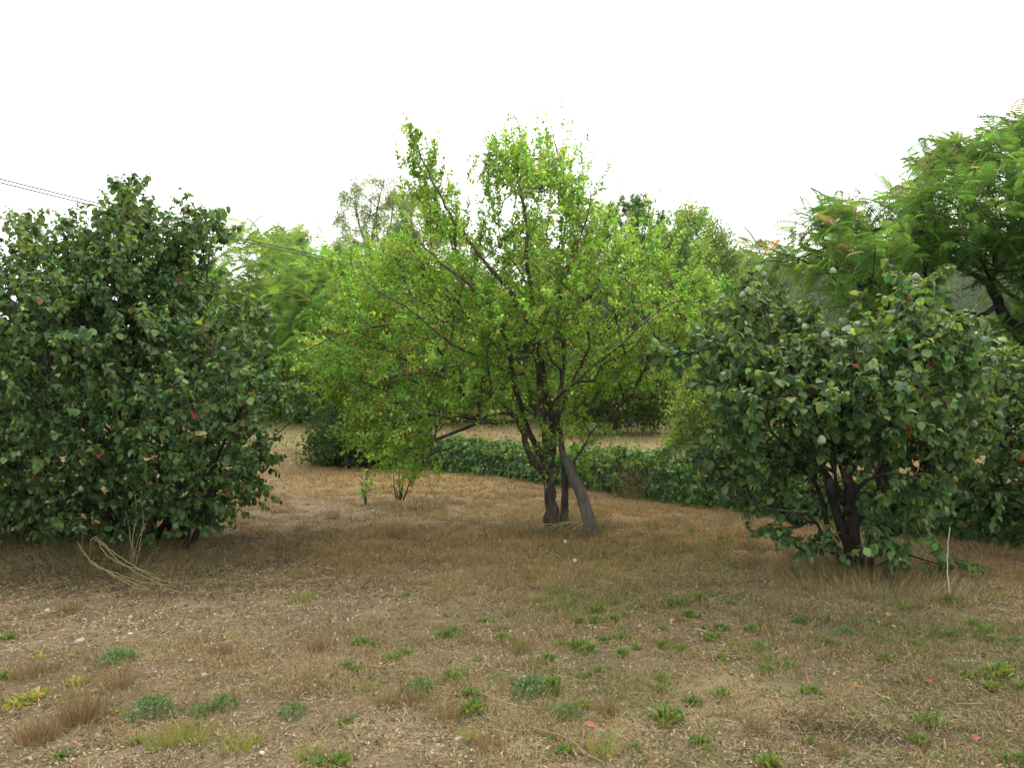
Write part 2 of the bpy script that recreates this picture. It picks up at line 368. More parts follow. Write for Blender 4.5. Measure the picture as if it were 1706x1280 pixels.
def grow(limbs, targets, base, step=.14, pull=.3, seed=0, wob=.03, limb_link=True):
    """limbs: list of (pts, r0, r1). Returns nodes, parent, radius of every twig node; limb nodes come first with fixed radii."""
    r = np.random.default_rng(seed); pos = []; par = []; rd = []; fixed = []; dr = []
    for pts, r0, r1 in limbs:
        q = resample(pts, step); s = len(pos)
        for i, p in enumerate(q):
            pos.append(p); fixed.append(r0 + (r1 - r0) * i / (len(q) - 1)); rd.append(np.linalg.norm(p - base))
            dr.append(unit(q[min(i + 1, len(q) - 1)] - q[max(i - 1, 0)])); par.append(s + i - 1 if i else -1)
    nf = len(pos); cap = nf + len(targets) * 40
    A = np.zeros((cap, 3)); A[:nf] = pos; RD = np.zeros(cap); RD[:nf] = rd; DR = np.zeros((cap, 3)); DR[:nf] = dr
    par = par + [0] * (cap - nf); n = nf; tips = []
    ok0 = np.array([np.array(fixed) > 0])[0]
    for t in targets[np.argsort(np.linalg.norm(targets - base, axis=1) + r.normal(size=len(targets)) * .15)]:
        v = t - A[:n]; d = np.linalg.norm(v, axis=1); c = d + pull * RD[:n] + .25 * d * (1 - (v * DR[:n]).sum(1) / np.maximum(d, 1e-6))
        j = int(np.argmin(c)); L = d[j]
        if L < .03: tips.append(j); continue
        k = max(1, min(38, int(L / step))); p0 = A[j]; ctrl = p0 + DR[j] * L * .42; last = j; pv = p0
        for i in range(1, k + 1):
            u = i / k; p = (1 - u) ** 2 * p0 + 2 * u * (1 - u) * ctrl + u * u * t + (r.normal(size=3) * wob * min(1, L) if i < k else 0)
            A[n] = p; par[n] = last; RD[n] = RD[last] + np.linalg.norm(p - pv); DR[n] = unit(p - pv); pv = p; last = n; n += 1
        tips.append(last)
    return A[:n], np.array(par[:n]), nf, np.array(fixed), np.array(tips), DR[:n]

PX_PARTS = 300
def pick_largest(pos, size, n, cell=9):
    """indices of the leaves that show largest from where the photograph was taken (nearest in each small cell)"""
    px = pos[:, 0] / pos[:, 1] * F + CX; py = HY - (pos[:, 2] - CAMH) / pos[:, 1] * F
    vis = (px > 0) & (px < 1706) & (py > 0) & (py < 1280); key = (px // cell).astype(int) * 4000 + (py // cell).astype(int)
    o = np.argsort(pos[:, 1]); o = o[vis[o]]; _, f = np.unique(key[o], return_index=True); c = o[f]
    s = size[c] / pos[c, 1]; return c[np.argsort(-s)][:n]

def tree(name, label, cat, base, limbs, targets, leafspec, bark, twig_r=.0022, step=.14, pull=.3, seed=0, wob=.03,
         trunks=1, group=None, extra=None, shoots=None, lobed=.35, leafname='crown', sides=9, maxr=.03):
    r = np.random.default_rng(seed + 100); root = empty(name, base, label, cat, group); base = np.array(base, float)
    A, par, nf, fixed, tips, DR = grow(limbs, targets, base, step, pull, seed, wob)
    for i, (pts, r0, r1) in enumerate(limbs):
        q = resample(pts, .09 if len(limbs) < 30 and r0 > .02 else step); q[1:-1] += r.normal(size=q[1:-1].shape) * min(.012, r0 * .15)
        rad = np.linspace(r0, r1, len(q)) * (1 + r.normal(size=len(q)) * .05)
        if i < trunks: rad = rad * (1 + .45 * np.exp(-np.arange(len(q)) / 1.6))
        V, T = tube(q, rad, sides if r0 > .02 else 5, lobed, seed + i)
        add('trunk' if i < trunks else 'branch', V, T, bark, root, None, True)
    n = len(A); cnt = np.zeros(n); np.add.at(cnt, tips, 1)
    for i in range(n - 1, nf - 1, -1): cnt[par[i]] += cnt[i]
    rad = np.minimum(twig_r * np.maximum(cnt, 1) ** .45, maxr)
    bag = Bag()
    if n > nf:
        e = np.arange(nf, n); pr = np.minimum(rad[par[e]], rad[e] * 1.35); pr = np.where(par[e] < nf, rad[e], pr)
        V, T = edges_tubes(A[par[e]], A[e], pr, rad[e]); bag.put(V, T, np.ones((len(V), 3)))
    # leafy shoots
    S = []
    for sp in leafspec:
        if sp.get('at') == 'tips': idx = tips; idx = idx[r.random(len(idx)) < sp.get('keep', 1)]
        else:
            fx = np.zeros(n); fx[:nf] = fixed; c = np.nonzero(((np.arange(n) >= nf) & (cnt < sp.get('maxcnt', 12))) | ((np.arange(n) < nf) & (fx < sp.get('limb', 0))))[0]; idx = r.choice(c, min(sp['n'], len(c) * 2)) if len(c) else tips
        p0 = A[idx]; o = unit(p0 - base - np.array([0, 0, sp.get('cz', 1.0)])); d = unit(DR[idx] * sp.get('wp', .5) + o * sp.get('wo', .5) + np.array([0, 0, 1.]) * sp.get('up', .3) + r.normal(size=p0.shape) * sp.get('rnd', .35))
        L = sp['len'] * r.uniform(.55, 1.35, len(idx)); S.append((p0, d, L, sp))
    for sh in (shoots or []): S.append(sh)
    leafbag = Bag(); parts = []; lpos = []; lpar = []
    for p0, d, L, sp in S:
        m = sp['m']; g_ = sp.get('grav', .2); t = (np.arange(m) + .4) / m
        t = t[None, :] ** sp.get('tp', .8) * np.ones((len(p0), 1)); t = np.clip(t + r.normal(size=t.shape) * .03, 0, 1)
        pos = p0[:, None] + d[:, None] * (L[:, None] * t)[..., None]; pos[..., 2] -= g_ * L[:, None] * t * t
        tan = d[:, None] + np.array([0, 0, -2 * g_]) * t[..., None]; tan = unit(tan)
        if sp.get('stem', True):
            k = 3; tt_ = np.linspace(0, 1, k + 1); Q = p0[:, None] + d[:, None] * (L[:, None] * tt_)[..., None]; Q[..., 2] -= g_ * L[:, None] * tt_ ** 2
            for i in range(k):
                ra = np.full(len(p0), twig_r * (1.1 - .25 * i)); V, T = edges_tubes(Q[:, i], Q[:, i + 1], ra, ra * .8, 3); bag.put(V, T, np.ones((len(V), 3)))
        ang = np.arange(m)[None] * 2.4 + r.uniform(0, 6.28, (len(p0), 1)) + r.normal(size=t.shape) * .4
        s_, d_, n_ = frames(tan.reshape(-1, 3), np.tile([[.1, .3, 1.]], (tan.size // 3, 1)))
        rad_ = np.cos(ang).reshape(-1, 1) * s_ + np.sin(ang).reshape(-1, 1) * n_
        ld = unit(d_ * sp.get('a', .5) + rad_ * sp.get('b', .9) + np.array([0, 0, -1.]) * sp.get('droop', .3) + r.normal(size=rad_.shape) * .2)
        up = unit(np.array([0, 0, 1.]) * sp.get('nu', 1.) + rad_ * sp.get('nr', .4) + r.normal(size=rad_.shape) * sp.get('nn', .35))
        pos = pos.reshape(-1, 3) + r.normal(size=ld.shape) * sp.get('jit', .0)
        sz = sp['size'] * r.uniform(.6, 1.25, len(pos)) * (1 - .35 * (t.reshape(-1) > .85))
        pal = np.array(sp['pal']); wts = np.array(sp['w'], float); ci = r.choice(len(pal), len(pos), p=wts / wts.sum()); yl = np.repeat(r.random(len(p0)) < sp.get('yshoot', 1.), m); ci = np.where(~yl & ((ci == 3) | (ci == 4)), 0, ci); col = pal[ci]
        clump = np.repeat(r.uniform(.68, 1.38, (len(p0), 1)) * (1 + np.array([[.12, 0, 0]]) * r.normal(size=(len(p0), 1))), m, 0)
        col = col * clump * r.uniform(.8, 1.2, (len(pos), 1))
        dead = r.random(len(pos)) < sp.get('drop', 0)
        keep = ~dead & (pos[:, 2] > gh(pos[:, 0], pos[:, 1]) + .02); pos, ld, up, sz, col = pos[keep], ld[keep], up[keep], sz[keep], col[keep]
        tv, tt = sp['tpl']
        if sp.get('parts'):
            c = pick_largest(pos + ld * sz[:, None] * .5, sz, sp['parts']); mask = np.zeros(len(pos), bool); mask[c] = True
            pv, pt = sp.get('ptpl', (tv, tt)); mes = [add('leaf', pv * np.array([wd_, 1, cz_]), pt, sp['mat'], None, np.tile(pl, (len(pv), 1)), False, False) for pl in sp['partpal'] for wd_, cz_ in ((1, 1), (.8, 1.7), (1.1, .4))]; pw_ = np.repeat(sp['partw'], 3) / 3
            ss, dd, nn = frames(ld[c], up[c])
            for k_, j in enumerate(c):
                M = Matrix(((ss[k_][0], dd[k_][0], nn[k_][0], pos[j][0]), (ss[k_][1], dd[k_][1], nn[k_][1], pos[j][1]), (ss[k_][2], dd[k_][2], nn[k_][2], pos[j][2]), (0, 0, 0, 1))) @ Matrix.Scale(sz[j], 4)
                put('leaf', mes[r.choice(len(mes), p=pw_)], root, M)
            pos, ld, up, sz, col = pos[~mask], ld[~mask], up[~mask], sz[~mask], col[~mask]
        leafbag.put(*stamp(tv, tt, pos, ld, up, sz, col)); mat = sp['mat']
    if bag.n: tag(bag.build('twigs', bark, root), kind='stuff')
    if leafbag.n: tag(leafbag.build(leafname, mat, root), kind='stuff')
    return root, A, tips, cnt, DR
def PL(pts, D):
    return np.array([P(p[0], p[1], D + (p[2] if len(p) > 2 else 0)) for p in pts])

# ------------------------------------------------------------------ the plum tree in the middle
PD = 8.72
GR = [(.162, .262, .042), (.120, .212, .035), (.212, .305, .060), (.27, .27, .04), (.34, .20, .05), (.080, .150, .024)]
base = G(922, 884)
plimbs = [
  ([(920, 892), (918, 850), (916, 800), (912, 780)], .086, .068),
  ([(941, 888, .12), (941, 840, .12), (942, 790, .1), (936, 740, .08), (928, 700)], .052, .045),
  ([(914, 800), (896, 778, -.1), (880, 755, -.15), (873, 722, -.2), (862, 700, -.25), (850, 686, -.3), (820, 660, -.5), (770, 637, -.8), (705, 622, -1.0), (640, 632, -1.2), (585, 655, -1.4)], .062, .012),
  ([(912, 785), (895, 745, .1), (878, 715, .15), (868, 680, -.1), (855, 630, -.4), (844, 567, -.7), (826, 525, -.9), (808, 503, -1.0), (772, 466, -1.1), (735, 440, -1.1), (700, 405, -1.1)], .065, .012),
  ([(912, 780), (908, 740), (905, 700), (900, 640, -.1), (893, 590, -.15), (884, 540, -.5), (868, 520, -.7), (846, 480, -.9), (812, 442, -.9), (795, 418, -.9), (752, 360, -.8), (712, 285, -.6), (680, 205, -.4)], .072, .006),
  ([(915, 780), (922, 740, .1), (918, 690, .15), (908, 640, .2), (900, 570, -.3), (888, 500, -.6), (880, 455, -.7), (878, 380, -.6), (866, 310, -.3), (858, 250, .15), (850, 205, .1)], .070, .006),
  ([(928, 700), (934, 650, .2), (940, 600, .3), (935, 540, .3), (930, 470, .3), (938, 400, .35), (945, 330, .4), (930, 260, .4), (915, 195, .4)], .048, .006),
  ([(905, 700, -.2), (925, 668, -.4), (960, 636, -.9), (990, 610, -1.2), (1035, 575, -1.4), (1075, 535, -1.5), (1120, 505, -1.4), (1175, 505, -1.0)], .034, .009),
  ([(942, 790, .1), (962, 762, 0), (978, 735, -.1), (992, 712, -.1), (1020, 688, -.1), (1060, 660, -.2), (1110, 640, -.2)], .028, .009),
  ([(925, 705, .1), (945, 660, .4), (975, 600, .8), (1010, 540, 1.1), (1045, 470, 1.2), (1070, 400, 1.2), (1085, 340, 1.2)], .040, .007),
  ([(850, 690, -.2), (825, 690, .2), (780, 700, .6), (730, 690, .9), (670, 670, 1.1)], .026, .008),
  ([(855, 625, .3), (800, 595, -.6), (744, 567, -1.2), (677, 511, -1.4), (624, 480, -1.3), (600, 455, -1.2)], .034, .006),
  ([(900, 600, 0), (905, 540, -.4), (940, 470, -.7), (965, 400, -.8), (985, 330, -.9), (985, 280, -.9)], .030, .006),
  ([(870, 700, -.1), (830, 705, -.6), (770, 700, -1.1), (700, 690, -1.5), (650, 700, -1.7)], .026, .008),
  ([(850, 600, .3), (780, 540, -.2), (700, 540, -.7), (620, 545, -1.0), (560, 560, -1.1), (500, 590, -1.1)], .026, .007),
]
PLIMB = [(PL(p, PD), a * (.84 if i < 2 else .56), b * .6) for i, (p, a, b) in enumerate(plimbs)]
T1 = sample_poly([(480, 600), (520, 570), (575, 520), (600, 470), (650, 440), (685, 380), (692, 310), (715, 290), (745, 340), (790, 420), (818, 360), (825, 260), (870, 225), (910, 225), (950, 280), (980, 300), (990, 380), (1040, 400), (1080, 390), (1130, 440), (1180, 490), (1230, 525), (1190, 570), (1150, 620), (1110, 640), (1060, 660), (1020, 680), (985, 665), (940, 665), (870, 690), (840, 730), (790, 740), (720, 760), (650, 735), (600, 715), (590, 690), (550, 660), (530, 625)], 1500, PD, 1.6, 150, .35, .41, 1)
T2 = sample_poly([(640, 440), (760, 420), (900, 400), (1000, 400), (1090, 470), (1130, 540), (1100, 620), (1000, 660), (850, 640), (700, 650), (590, 640), (560, 580)], 300, PD + .3, 1.6, 100, .1, .2, 2)
T3 = sample_poly([(590, 640), (720, 640), (760, 700), (720, 760), (700, 790), (650, 775), (600, 740)], 110, PD - .9, .7, 60, .3, 0, 3)
leafs = [dict(at='tips', len=.40, m=27, size=.056, tpl=L_PLUM, mat=M_PLUM, pal=GR, w=[5, 4, 3, 2.6, .8, 2], yshoot=.3, up=.35, wp=.8, wo=.4, rnd=.2, grav=.32, droop=.35, drop=.05),
         dict(n=2700, maxcnt=14, limb=.034, len=.14, m=8, size=.048, tpl=L_PLUM, mat=M_PLUM, pal=GR, w=[4, 5, 2, 2.4, 1.0, 3], yshoot=.35, up=.2, rnd=.8, grav=.3, droop=.4, stem=False)]
# the upright water shoots that make the spiky top
sp_px = [(702, 330, 676, 182, -.4), (690, 250, 674, 190, -.45), (698, 280, 684, 205, -.5), (688, 240, 700, 215, -.4), (712, 300, 720, 230, -.5), (725, 320, 712, 240, -.5), (690, 290, 690, 215, -.45), (722, 300, 733, 210, -.3), (700, 300, 697, 218, -.4), (735, 330, 738, 250, -.2), (740, 400, 705, 250, -.3), (760, 420, 748, 300, -.2), (720, 400, 735, 300, .1), (770, 440, 765, 320, 0), (790, 440, 757, 335, .3), (800, 420, 806, 290, .2),
         (785, 440, 800, 340, -.3), (815, 330, 812, 205, .1), (830, 330, 826, 190, .3), (843, 310, 841, 188, 0), (858, 300, 855, 186, .2), (850, 300, 868, 225, -.1), (880, 330, 893, 235, .2), (905, 320, 896, 195, .4), (915, 310, 911, 180, .4), (925, 320, 926, 235, .5), (900, 310, 925, 200, .3),
         (930, 340, 958, 255, .2), (950, 350, 985, 268, -.6), (960, 370, 1000, 300, -.8), (1060, 400, 1085, 320, 1.2), (1080, 400, 1098, 308, 1.1), (1030, 400, 1020, 335, 1), (1100, 420, 1115, 345, 1.0), (1110, 440, 1138, 352, .9), (1150, 440, 1185, 362, .6), (560, 440, 525, 365, 1.2), (590, 440, 583, 380, 1.3), (620, 430, 610, 380, 1.2), (640, 450, 640, 370, .8), (800, 300, 818, 240, 0), (1130, 470, 1180, 400, .6),
         (870, 300, 878, 215, .1), (940, 330, 935, 260, .3), (835, 380, 805, 300, -.2), (870, 400, 845, 290, -.3), (900, 420, 870, 330, -.3), (930, 420, 950, 300, -.2), (960, 420, 975, 330, -.4), (890, 380, 905, 280, .3)]
rw_ = np.random.default_rng(17)
for x_, yt in zip(np.linspace(560, 1190, 46) + rw_.normal(size=46) * 6, rw_.normal(size=46)):
    top_ = np.interp(x_, [560, 640, 690, 740, 790, 830, 900, 980, 1010, 1060, 1120, 1190], [490, 430, 360, 340, 400, 270, 240, 300, 390, 390, 420, 490]); h_ = abs(yt) * 34 + 26
    sp_px.append((x_ + rw_.normal() * 12, top_ + 45, x_ + (x_ - 880) * .05 + rw_.normal() * 9, top_ - h_, rw_.normal() * .7))
sa = np.array(sp_px, float); q0 = P(sa[:, 0], sa[:, 1], PD + sa[:, 4]); q1 = P(sa[:, 2], sa[:, 3], PD + sa[:, 4]); Ls = np.linalg.norm(q1 - q0, axis=1)
shoots = []
for a_, off in ((0, 0), (1, .10), (2, .16)):
    dd = unit(q1 - q0 + rng.normal(size=q0.shape) * off * Ls[:, None]); shoots.append((q0 + rng.normal(size=q0.shape) * off * .5, dd, Ls * (1.06 if a_ == 0 else .75), dict(m=42, size=.050, tpl=L_PLUM, mat=M_PLUM, pal=GR, w=[5, 4, 3, .5, .1, 1], grav=.02, a=.8, b=.8, droop=.05, drop=.06, tp=1.0)))
proot, PA, Ptips, Pcnt, PDR = tree('plum_tree', 'tall bright green plum tree with leaning prop in the middle of the clearing', 'tree', base, PLIMB,
     np.concatenate([T1, T2, T3, sample_poly([(840, 660), (1000, 690), (985, 760), (955, 790), (905, 775), (860, 720)], 34, PD - .15, .35, 40, .2, 0, 9), q0]), leafs, M_BARK, twig_r=.0026, seed=4, trunks=2, pull=.22, shoots=shoots)
# ripe plums
fr = np.random.default_rng(8); ico_v = []; ico_t = []
def ball(nu=6, nv=5):
    v = [(0, 0, 1)]; T = []
    for i in range(1, nv):
        for j in range(nu): a = math.pi * i / nv; b = 2 * math.pi * j / nu; v.append((math.sin(a) * math.cos(b), math.sin(a) * math.sin(b), math.cos(a)))
    v.append((0, 0, -1)); e = len(v) - 1
    for j in range(nu):
        k = (j + 1) % nu; T.append((0, 1 + j, 1 + k)); T.append((e, e - nu + k, e - nu + j))
        for i in range(nv - 2): a, b = 1 + i * nu + j, 1 + i * nu + k; T += [(a, a + nu, b + nu), (a, b + nu, b)]
    return np.array(v, float), np.array(T)
BALL = ball(); BALL2 = ball(12, 9)
pxn = PA[:, 0] / PA[:, 1] * F + CX; pyn = HY - (PA[:, 2] - CAMH) / PA[:, 1] * F
wgt = (Pcnt < 8) * (np.arange(len(PA)) > 900) * (np.exp(-((pxn - 700) / 110) ** 2 - ((pyn - 640) / 70) ** 2) * 3 + .5 * np.exp(-((pxn - 1120) / 60) ** 2 - ((pyn - 500) / 60) ** 2) + .10 * (pyn > 380)) * (PA[:, 1] < PD)
idx = fr.choice(len(PA), 260, p=wgt / wgt.sum(), replace=False); pos = PA[idx] + fr.normal(size=(260, 3)) * .02 - np.array([0, 0.01, .03])
cpal = np.array([(.42, .25, .05), (.44, .17, .05), (.38, .30, .07), (.30, .10, .04)]); fc = cpal[fr.choice(4, 260, p=[.4, .25, .3, .05])]
bg = Bag(); bg.put(*stamp(*BALL, pos, np.tile([[0, 1., 0]], (260, 1)), np.tile([[0, 0, 1.]], (260, 1)), fr.uniform(.010, .017, 260), fc))
tag(bg.build('fruit', M_THING, proot, True), 'small ripe orange plums', kind='stuff')

# the log that props the tree
pr = empty('wooden_prop', G(990, 890), 'thick grey weathered log leaning against the plum tree trunk', 'wooden prop')
bp = G(990, 893); tp = P(941, 762, 8.62); q = resample([bp - np.array([0, 0, .05]), bp * .5 + tp * .5 + np.array([.02, 0, .03]), tp], .05)
V, T = tube(q, np.linspace(.074, .052, len(q)) * (1 + np.random.default_rng(1).normal(size=len(q)) * .02), 14, .16, 5); add('log', V, T, M_PROP, pr, None, True)
V, T = tube(resample([tp - (tp - bp) * .06, tp + np.array([-.045, 0, .10]), tp + np.array([-.05, 0, .17])], .04), np.linspace(.045, .018, 5)[:len(resample([tp - (tp - bp) * .06, tp + np.array([-.045, 0, .10]), tp + np.array([-.05, 0, .17])], .04))], 8, .2, 2)
add('fork', V, T, M_PROP, pr, None, True)

# ------------------------------------------------------------------ quince trees
QP = [(.072, .138, .046), (.048, .104, .036), (.140, .220, .080), (.13, .17, .03), (.17, .045, .025), (.024, .052, .018)]
QPP = [QP[0], QP[1], QP[2], QP[5], (.13, .18, .03), (.20, .035, .025), (.24, .10, .05)]; QPW = [.33, .29, .2, .14, .028, .007, .005]
def quince(name, label, D, bpx, bpyy, stems, polys, seed, parts, fruits, base_n=(1,), lens=.27, twig=.0032, ls=.078, lm=13, lt=L_QMID):
    base = G(bpx, bpyy); r = np.random.default_rng(seed)
    limbs = [(PL(p, D), a, b) for p, a, b in stems]
    tg = np.concatenate([sample_poly(pl, n, D + dd, th, sf, shl, gp, seed * 7 + i) for i, (pl, n, dd, th, sf, shl, gp) in enumerate(polys)])
    common = dict(tpl=lt, ptpl=L_QUINCE, mat=M_QUINCE, pal=QP, nu=.9, nr=.6)
    sp = [dict(common, at='tips', len=lens, m=lm, size=ls, w=[5, 4, 3, .25, .05, 2], up=.45, wp=.5, wo=.45, rnd=.4, grav=.25, droop=.65, a=.3, b=.8, parts=parts, partpal=QPP, partw=QPW, cz=.8),
          dict(common, n=int(len(tg) * .8), maxcnt=10, len=.15, m=6, size=ls * .85, w=[4, 5, 2, .3, .12, 3], up=.2, rnd=.8, grav=.3, droop=.7, a=.3, b=.8, stem=False, cz=.8)]
    root, A, tips, cnt, DR = tree(name, label, 'tree', base, limbs, tg, sp, M_QBARK, twig_r=twig, seed=seed, trunks=base_n[0] or 1, pull=.25, wob=.04)
    me = add('fruit', BALL2[0] * (np.array([1, 1, 1.0]) + np.outer(np.clip(BALL2[0][:, 2], 0, 1), [-.22, -.22, .28])) * (1 + .06 * np.random.default_rng(seed).normal(size=(len(BALL2[0]), 1))), BALL2[1], M_THING, None, np.tile([.24, .265, .17], (len(BALL2[0]), 1)), True, False)
    cal = add('stalk', *tube([(0, 0, .9), (0, .1, 1.5), (.1, .2, 2.0)], [.12, .1, .1], 5), M_QBARK, None, None, True, False)
    for px, py, dd, s in fruits:
        o = put('fruit', me, root, Matrix.Translation(Vector(P(px, py, D + dd))) @ Matrix.Rotation(r.uniform(0, 3), 4, 'Z') @ Matrix.Scale(s * .78, 4))
        c = bpy.data.objects.new('stalk', cal); COL.objects.link(c); c.parent = o
        c.matrix_basis = Matrix.Rotation(math.pi * (1 if py < 520 and px > 1000 else 0) + r.uniform(-.4, .4), 4, 'X')
    return root, A

lp = [(-150, 420), (-60, 395), (0, 392), (30, 372), (60, 362), (85, 385), (110, 380), (135, 360), (160, 372), (175, 350), (190, 345), (200, 318), (218, 312), (236, 330), (250, 362), (275, 380), (300, 355), (330, 350), (350, 372), (378, 390), (345, 400), (350, 425), (330, 440), (290, 425), (270, 450), (300, 470), (350, 475), (390, 480), (420, 500), (440, 540), (455, 600), (480, 625), (500, 670), (498, 700), (460, 725), (440, 760), (440, 800), (410, 825), (380, 850), (340, 870), (250, 880), (150, 880), (0, 880), (-150, 870)]
lstems = []
rs = np.random.default_rng(21)
for i in range(15):
    bx = rs.uniform(20, 330); ang = (bx - 170) / 170 + rs.normal() * .25; dd = rs.uniform(-.1, .8); h = rs.uniform(150, 390)
    lstems.append(([(bx, 925 - 40 * dd, dd), (bx + ang * 25, 840, dd + rs.normal() * .1), (bx + ang * 75, 840 - h * .45, dd + rs.normal() * .3), (bx + ang * 135, 840 - h, dd + rs.normal() * .5)], rs.uniform(.012, .030), .006))
lstems += [([(300, 900, .3), (330, 780, .1), (350, 640, -.2), (300, 580, -.4), (235, 575, -.5)], .03, .008), ([(200, 900, .2), (230, 700, .3), (215, 500, .3), (212, 350, .2)], .035, .006), ([(250, 900, .2), (290, 700, 0), (330, 560, -.2), (350, 420, 0)], .03, .006), ([(260, 900, .3), (330, 760, .2), (410, 690, 0), (480, 640, 0)], .03, .006)]
lfr = [(100, 527, -.7, .030), (79, 495, -.7, .028), (112, 514, -.9, .03), (60, 540, -.9, .03), (456, 664, -.2, .036), (478, 687, -.1, .026), (145, 675, -1.0, .036), (452, 527, 0, .026), (396, 525, 0, .024), (71, 497, -.8, .03), (268, 410, 0, .026), (32, 757, -1, .028), (135, 815, -.9, .03)]
quince('quince_tree', 'wide dark leafy quince thicket filling the left side of the clearing', 7.75, 180, 915, lstems,
       [(lp, 1350, .25, 1.15, 90, .3, .38), ([(-150, 440), (100, 420), (330, 500), (420, 560), (440, 690), (400, 800), (300, 860), (-150, 860)], 560, -.1, 1.1, 110, .75, .25), ([(20, 620), (420, 640), (400, 830), (320, 880), (40, 870)], 170, .5, .9, 60, .2, .2), ([(290, 355), (340, 350), (378, 388), (350, 430), (300, 420)], 26, 0, .4, 30, .2, 0), ([(190, 320), (235, 315), (255, 360), (230, 400), (180, 380)], 26, 0, .4, 30, .2, 0), ([(130, 400), (300, 420), (380, 490), (200, 560), (60, 560)], 230, .4, .8, 60, .2, 0), ([(60, 470), (280, 480), (300, 620), (60, 620)], 210, .3, .9, 40, .1, 0), ([(-150, 700), (330, 700), (360, 860), (250, 900), (-150, 900)], 170, -.1, .9, 60, .4, 0), ([(-150, 420), (100, 420), (200, 560), (-100, 600)], 120, .3, .8, 60, .2, 0)], 31, 300, lfr, (15,), ls=.066, lm=15, lt=L_QLOW)

rp = [(1160, 600), (1170, 545), (1200, 520), (1225, 525), (1235, 480), (1260, 475), (1275, 500), (1290, 545), (1330, 540), (1350, 510), (1385, 470), (1405, 470), (1425, 530), (1450, 540), (1490, 510), (1500, 470), (1530, 462), (1580, 478), (1620, 520), (1640, 560), (1660, 640), (1640, 720), (1620, 760), (1560, 790), (1540, 840), (1500, 850), (1470, 800), (1400, 770), (1330, 790), (1300, 840), (1270, 870), (1240, 830), (1200, 800), (1170, 760), (1140, 720), (1145, 680), (1180, 670), (1190, 630)]
rst = [([(1428, 958), (1425, 900), (1418, 850), (1412, 790), (1405, 745), (1390, 690), (1380, 620), (1385, 560)], .062, .010),
       ([(1425, 940), (1402, 880, .05), (1388, 830, .1), (1378, 790, .1), (1345, 740, .1), (1310, 700, .2), (1270, 650, .2), (1235, 560, .1)], .042, .008),
       ([(1440, 955, -.05), (1460, 890, -.1), (1470, 830, -.1), (1465, 790, -.1), (1480, 700, 0), (1500, 600, .1), (1528, 480, .2)], .040, .008),
       ([(1415, 955, .1), (1380, 890, .2), (1370, 840, .2), (1355, 800, .3), (1300, 770, .3), (1240, 750, .3), (1190, 720, .3)], .028, .006),
       ([(1440, 955, .1), (1480, 860, .3), (1530, 790, .4), (1590, 740, .5), (1640, 650, .6)], .034, .006),
       ([(1412, 800, 0), (1440, 740, -.1), (1480, 690, -.2), (1530, 640, -.3), (1560, 560, -.3)], .034, .006),
       ([(1400, 940, 0), (1375, 900, 0), (1350, 860, -.2), (1300, 850, -.3), (1262, 845, -.3)], .018, .005),
       ([(1450, 950, 0), (1478, 935, -.1), (1520, 925, -.2), (1560, 940, -.3), (1585, 945, -.3)], .012, .004),
       ([(1410, 780, 0), (1375, 700, -.3), (1320, 620, -.4), (1290, 560, -.4), (1262, 490, -.3)], .030, .006),
       ([(1405, 860, 0), (1450, 800, -.6), (1500, 790, -.9), (1530, 800, -1.0)], .022, .006), ([(1405, 840, 0), (1385, 770, -.6), (1380, 750, -.9), (1360, 760, -1.0)], .02, .005),
       ([(1402, 935, 0), (1395, 925, -.1), (1360, 915, -.15), (1325, 905, -.2)], .008, .003)]
rfr = [(1246, 484, -.2, .036), (1237, 492, -.3, .034), (1272, 457, -.1, .032), (1388, 452, 0, .034), (1526, 462, .1, .040), (1504, 472, .1, .030), (1509, 488, 0, .026), (1340, 545, -.5, .030), (1375, 558, -.7, .036), (1477, 574, -.7, .036), (1383, 681, -1.0, .032), (1369, 734, -1.0, .042), (1622, 707, -.2, .040), (1580, 712, -.2, .034), (1211, 612, -.2, .028), (1139, 679, 0, .026), (1440, 590, -.6, .026), (1302, 570, -.5, .024), (1500, 650, -.7, .03), (1653, 584, .2, .034), (1490, 520, -.2, .026), (1260, 510, -.2, .028), (1332, 535, -.3, .026), (1405, 570, -.6, .028)]
quince('quince_tree', 'spreading quince tree with pale fuzzy fruit at right, its dark stems bare below', 6.75, 1428, 958, rst,
       [(rp, 700, .05, 1.05, 110, .35, .41), ([(1200, 620), (1350, 560), (1550, 560), (1620, 650), (1560, 770), (1350, 770), (1200, 740)], 210, -.15, 1.0, 100, .6, .3), ([(1445, 830), (1560, 800), (1530, 870), (1490, 930), (1450, 900)], 26, -.4, .3, 40, .3, 0), ([(1255, 820), (1330, 850), (1360, 880), (1290, 885)], 14, 0, .2, 40, .3, 0),
        ([(1310, 900), (1400, 880), (1410, 945), (1330, 930)], 9, -.1, .2, 40, .3, 0), ([(1530, 920), (1595, 930), (1590, 955), (1540, 945)], 7, -.3, .05, 40, .3, 0),
        ([(1150, 585), (1175, 600), (1110, 600), (1080, 590)], 6, 0, .1, 40, .3, 0)], 41, 300, rfr, (3,))
r2 = [(1560, 640), (1600, 560), (1650, 560), (1700, 590), (1780, 560), (1900, 600), (1950, 750), (1900, 880), (1760, 905), (1680, 895), (1640, 850), (1600, 790), (1560, 740)]
quince('quince_tree', 'dark quince tree at the right edge behind the fruiting quince', 7.95, 1740, 905,
       [([(1740, 915), (1720, 820), (1690, 740), (1660, 650)], .05, .008), ([(1750, 915), (1770, 800), (1800, 700), (1820, 620)], .05, .008), ([(1735, 915), (1690, 860), (1640, 800), (1600, 740)], .03, .006), ([(1755, 915), (1820, 840), (1880, 760)], .03, .006)],
       [(r2, 620, .1, 1.0, 80, .3, .3)], 51, 180, [(1640, 640, -.2, .03), (1690, 600, -.3, .032)], (2,))

